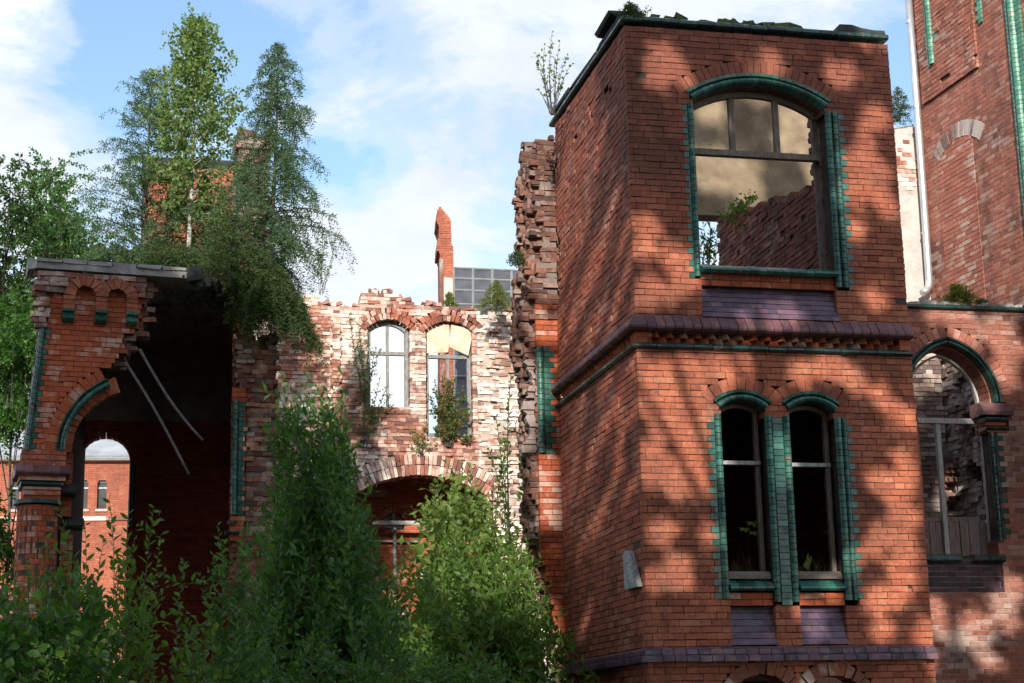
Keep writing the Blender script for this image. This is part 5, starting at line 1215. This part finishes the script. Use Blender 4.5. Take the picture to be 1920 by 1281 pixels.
# ---- tall trees behind the viewer that dapple the sunlight
SUNV = np.array([.08, 1.0, -.42]); SUNV /= np.linalg.norm(SUNV)
sx = nrm(np.cross(SUNV, [0, 0, 1.])); sy = np.cross(sx, SUNV)
def sunco(P): return np.stack([P @ sx, P @ sy], -1)
HOLES = []
def hole(pl, px, py, r, rb=None):
    p = pl.P(*pl.hit(px, py)); HOLES.append((*sunco(p), r, rb or r))
for x, y, r in ((1240, 105, .14), (1275, 140, .12), (1233, 148, .13), (1432, 118, .16), (1400, 118, .12), (1455, 120, .1), (1575, 138, .16), (1640, 225, .13), (1345, 205, .1), (1618, 270, .1), (1640, 330, .2), (1602, 355, .22), (1655, 380, .15), (1590, 300, .1), (1215, 425, .14), (1205, 460, .12), (1268, 490, .16), (1290, 520, .14), (1222, 540, .14), (1205, 560, .1), (1250, 560, .1), (1600, 430, .1), (1450, 600, .16), (1410, 605, .14), (1480, 590, .14), (1640, 560, .1),
                (1235, 715, .22), (1262, 750, .22), (1215, 690, .14), (1290, 780, .16), (1300, 740, .12), (1390, 695, .18), (1340, 690, .12), (1560, 690, .18), (1600, 710, .14), (1500, 700, .12), (1690, 782, .15), (1650, 745, .1), (1290, 700, .2), (1330, 740, .18), (1310, 790, .15), (1260, 800, .18), (1215, 760, .16), (1350, 790, .12), (1290, 850, .14), (1330, 900, .12), (1235, 880, .24), (1262, 900, .2), (1225, 850, .14), (1310, 905, .16), (1350, 850, .1), (1465, 850, .12), (1470, 890, .1), (1352, 880, .12), (1680, 920, .17), (1692, 975, .16), (1695, 1020, .18), (1690, 1065, .16), (1685, 1110, .12), (1655, 1000, .1), (1640, 1030, .1), (1700, 880, .12), (1640, 905, .1), (1240, 1000, .13), (1270, 1075, .14), (1225, 1090, .1), (1520, 1160, .14), (1640, 1130, .13), (1655, 1180, .1), (1748, 1190, .14), (1760, 1250, .12), (1590, 1060, .1), (1560, 1100, .08), (1340, 1000, .1)):
    hole(T, x, y, r*.95)
for x, y, r in ((1062, 280, .07), (1085, 245, .06), (1140, 415, .07), (1128, 470, .08), (1105, 520, .09), (1088, 570, .08), (1072, 600, .06), (1055, 330, .05), (1152, 380, .05), (1085, 440, .05), (1070, 390, .05), (1165, 540, .07), (1150, 590, .06), (1080, 860, .06), (1112, 840, .07), (1130, 800, .06), (1150, 770, .05), (1170, 745, .05), (1100, 900, .05), (1065, 940, .05), (1085, 800, .04), (1075, 1190, .06), (1095, 1170, .05), (1160, 880, .04), (1190, 900, .05), (1060, 430, .06), (1050, 520, .05), (1110, 330, .06), (1130, 250, .05), (1165, 460, .05), (1120, 600, .06), (1090, 650, .05), (1065, 620, .05), (1140, 700, .06), (1095, 730, .06), (1100, 1000, .05), (1130, 960, .05), (1165, 820, .06), (1180, 700, .05)):
    hole(TS, x, y, r*1.3)
for x, y, r in ((1020, 880, .2), (1025, 930, .18), (1010, 600, .1), (1030, 620, .14), (1000, 420, .14), (1010, 520, .1), (1025, 965, .12), (990, 340, .14), (1000, 760, .1), (1015, 700, .08)): hole(ST, x, y, r)
for x, y, r in ((1745, 1160, .2), (1790, 1190, .16), (1830, 1180, .2), (1880, 1150, .2), (1900, 1110, .15), (1790, 610, .2), (1870, 620, .2), (1895, 650, .2), (1880, 700, .18), (1760, 590, .12), (1740, 1220, .12), (1850, 1230, .12)): hole(CW, x, y, r)
for x, y, r in ((1500, 235, .3), (1340, 320, .3), (1395, 325, .25), (1485, 260, .25), (1400, 355, .2), (1335, 210, .2)): hole(TP, x, y, r)
for x, y, r in ((1752, 850, .25), (1790, 930, .22), (1750, 700, .16), (1790, 640, .14)): hole(RB, x, y, r)
# openings that let the sun reach the bushes and wall at the centre
for x, y, d, r in ((870, 900, 23, .5), (830, 860, 23, .4), (930, 1000, 22, .5), (980, 1060, 21, .45), (900, 1080, 21, .4), (960, 1150, 21, .4), (1000, 1130, 21, .3), (760, 920, 23, .35), (860, 990, 22, .4), (800, 1010, 22, .25), (960, 760, 24, .6), (940, 850, 24, .5), (720, 1000, 30, .3), (900, 930, 23, .45), (850, 1050, 22, .35), (940, 1110, 21, .35), (780, 960, 23, .3), (580, 720, 15.5, .35), (620, 760, 15.5, .3), (1010, 1200, 21, .3), (870, 1150, 21, .3)):
    p = at(x, y, d); HOLES.append((*sunco(p), r, r))
HOLES = np.array(HOLES)
GY = 3.0
def behind_tree(name, label, xc, halfw, n, top, low=5.2):
    base = np.array([xc-.4, -3.5, 0]); root = empty(name, base, label, 'tree', 'tall trees behind the viewer'); st = MB(); lv = Leaves()
    head = np.array([xc, GY-2.5, top-.8]); trp = bez(base, base+[.2, .3, top*.6], head, 14); tube(st, trp, .24, .05, 8)
    P = np.c_[RNG.uniform(xc-halfw, xc+halfw, n), GY+RNG.normal(0, .55, n), low+(top-low)*RNG.random(n)]
    lim = top-.4*((P[:, 0]-xc)/halfw)**2+.2*np.sin(P[:, 0]*5)
    P = P[P[:, 2] < lim]
    m = n//4; P = np.concatenate([P, np.c_[RNG.uniform(xc-halfw, xc+halfw, m), -3.2+RNG.normal(0, .4, m), .5+8.5*RNG.random(m)]])  # unseen low leaves added behind the crown to shade the near bushes
    c = sunco(P); d = (c[:, None, 0]-HOLES[None, :, 0])**2+(c[:, None, 1]-HOLES[None, :, 1])**2
    wob = 1+.3*np.sin(c[:, 0]*23+c[:, 1]*17)
    keep = ~np.any(d < (HOLES[None, :, 2]*wob[:, None]+.095)**2, axis=1)  # crown shaped for the light: leaves cleared where sun patches should land
    gapf = np.sin(P[:, 0]*4.1+1.3*np.sin(P[:, 2]*2.7))+np.sin(P[:, 2]*5.3+P[:, 0]*1.7+2.1*np.sin(P[:, 0]*3.1))
    keep &= (gapf < 1.93) | (P[:, 1] < 0)
    P = P[keep]
    D = nrm(RNG.normal(0, 1, P.shape)); Lf = RNG.uniform(.17, .27, len(P)); lv.add(P-D*Lf[:, None]/2, D, Lf)
    for i in range(14):
        z = RNG.uniform(6, top-1.5); p = trp[min(13, int(z/top*13))]; q = np.array([xc+RNG.uniform(-.9, .9)*halfw, GY+RNG.normal(0, .4), max(z, 6.5)+RNG.uniform(0, 1.5)])
        tube(st, bez(p, (p+q)/2+[0, 0, .3], q, 6), .05, .018, 5)
    mb = MB(); lv.mesh(mb, .85, 0.0); mb.build('crown', L_DEEP, root); st.build('trunk', BARK, root)
    return root
for xc, hw, n, top, lab in ((-12.6, 2.5, 12000, 17.7, 'westernmost'), (-8.9, 2.3, 22000, 17.8, 'second'), (-6.7, 1.5, 14000, 17.4, 'third'), (-3.9, 1.9, 16000, 15.8, 'fourth'), (-1.2, 1.7, 16000, 15.8, 'fifth'), (1.4, 1.6, 24000, 21.4, 'sixth'), (4.3, 1.9, 22000, 17.3, 'seventh'), (7.7, 2.1, 14000, 16.8, 'easternmost')):
    behind_tree('shade_tree', f'{lab} tall tree in the row that shades the ruin from behind the viewer', xc, hw, n, top)
# two leaning boughs whose shadows cross the tower front
g = MB()
for pl_, pts, r in ((T, ((1240, 560), (1262, 660), (1285, 740), (1318, 830), (1345, 930)), .05), (T, ((1165, 660), (1200, 725), (1238, 790), (1285, 880), (1330, 960)), .045)):
    P_ = [pl_.P(*pl_.hit(*p)) for p in pts]; P_ = [p+SUNV*((GY+.3-p[1])/SUNV[1]) for p in P_]
    tube(g, P_, r*.8, r*1.2, 7)
tag(g.build('leaning_bough', BARK), 'bare leaning bough among the shade trees behind the viewer', 'bough')
# ================================================================== LIGHT AND SKY
SUNV = np.array([.08, 1.0, -.42]); SUNV /= np.linalg.norm(SUNV)
sl = bpy.data.lights.new('sun', 'SUN'); so = bpy.data.objects.new('sun', sl); COL.objects.link(so)
sl.energy = 5.0; sl.angle = math.radians(.53); sl.color = (1.0, .94, .84)
so.rotation_euler = Vector(SUNV).to_track_quat('-Z', 'Y').to_euler()
elev = math.asin(-SUNV[2]); to_sun = -SUNV
wd = bpy.data.worlds.new('World'); S.world = wd; wd.use_nodes = True
nt = wd.node_tree; nt.nodes.clear()
out = nt.nodes.new('ShaderNodeOutputWorld'); bg = nt.nodes.new('ShaderNodeBackground'); nt.links.new(bg.outputs[0], out.inputs[0])
sky = nt.nodes.new('ShaderNodeTexSky'); sky.sky_type = 'NISHITA'; sky.sun_disc = False
sky.sun_elevation = elev; sky.sun_rotation = math.atan2(to_sun[0], to_sun[1])
sky.air_density = 1.0; sky.dust_density = .6; sky.ozone_density = 1.5
STR = .12
bg.inputs['Strength'].default_value = STR
tc = nt.nodes.new('ShaderNodeTexCoord'); gen = tc.outputs['Generated']
sep = N(nt, 'ShaderNodeSeparateXYZ'); nt.links.new(gen, sep.inputs[0])
zz = math_(nt, 'ADD', math_(nt, 'MAXIMUM', sep.outputs[2], 0.0), .32)
cx = math_(nt, 'DIVIDE', sep.outputs[0], zz); cy = math_(nt, 'DIVIDE', sep.outputs[1], zz)
cmb = N(nt, 'ShaderNodeCombineXYZ'); nt.links.new(cx, cmb.inputs[0]); nt.links.new(cy, cmb.inputs[1]); cmb.inputs[2].default_value = 3.7
n1 = noise(nt, 4.6, 10, .64, cmb.outputs[0], .35)
n2 = noise(nt, .9, 3, .5, cmb.outputs[0])
dens = math_(nt, 'ADD', n1, math_(nt, 'MULTIPLY', math_(nt, 'SUBTRACT', n2, .5), .40))
SKYB = []
def blob(px, py, rad, amt):
    global dens
    d = ray(px, py); d = d/np.linalg.norm(d)
    dp = N(nt, 'ShaderNodeVectorMath', operation='DISTANCE'); nt.links.new(gen, dp.inputs[0]); dp.inputs[1].default_value = [float(v) for v in d]
    f = mapr(nt, dp.outputs['Value'], 0, rad, amt, 0)
    dens = math_(nt, 'ADD', dens, f)
for b_ in ((60, 200, .10, .03), (480, 60, .12, -.24), (250, 40, .07, -.16), (130, 250, .06, -.12), (728, 700, .05, .15), (760, 265, .03, -.10), (640, 330, .045, -.10), (160, 20, .08, -.12), (900, 100, .10, .10), (1250, 20, .14, .12), (620, 480, .07, .12), (1690, 160, .05, -.10), (830, 350, .05, .05), (40, 350, .08, .1), (330, 90, .06, -.1)): blob(*b_)
cov = ramp(nt, dens, [(.39, (.02, .02, .02)), (.50, (.42, .42, .42)), (.63, (.96, .96, .96))], 'EASE')
shade = ramp(nt, noise(nt, 3.4, 7, .6, cmb.outputs[0]), [(.3, (5.0, 5.45, 6.2)), (.65, (7.0, 7.25, 7.5))])
skc = mix(nt, 1.0, sky.outputs[0], (1.42, 1.46, 1.46), 'MULTIPLY')
nt.links.new(mix(nt, cov, skc, shade), bg.inputs['Color'])
S.view_settings.view_transform = 'Standard'; S.view_settings.look = 'None'; S.view_settings.exposure = .42; S.view_settings.gamma = 1
S.render.engine = 'CYCLES'
S.cycles.max_bounces = 6; S.cycles.diffuse_bounces = 2; S.cycles.glossy_bounces = 3; S.cycles.transmission_bounces = 4; S.cycles.transparent_max_bounces = 4
S.cycles.use_denoising = True
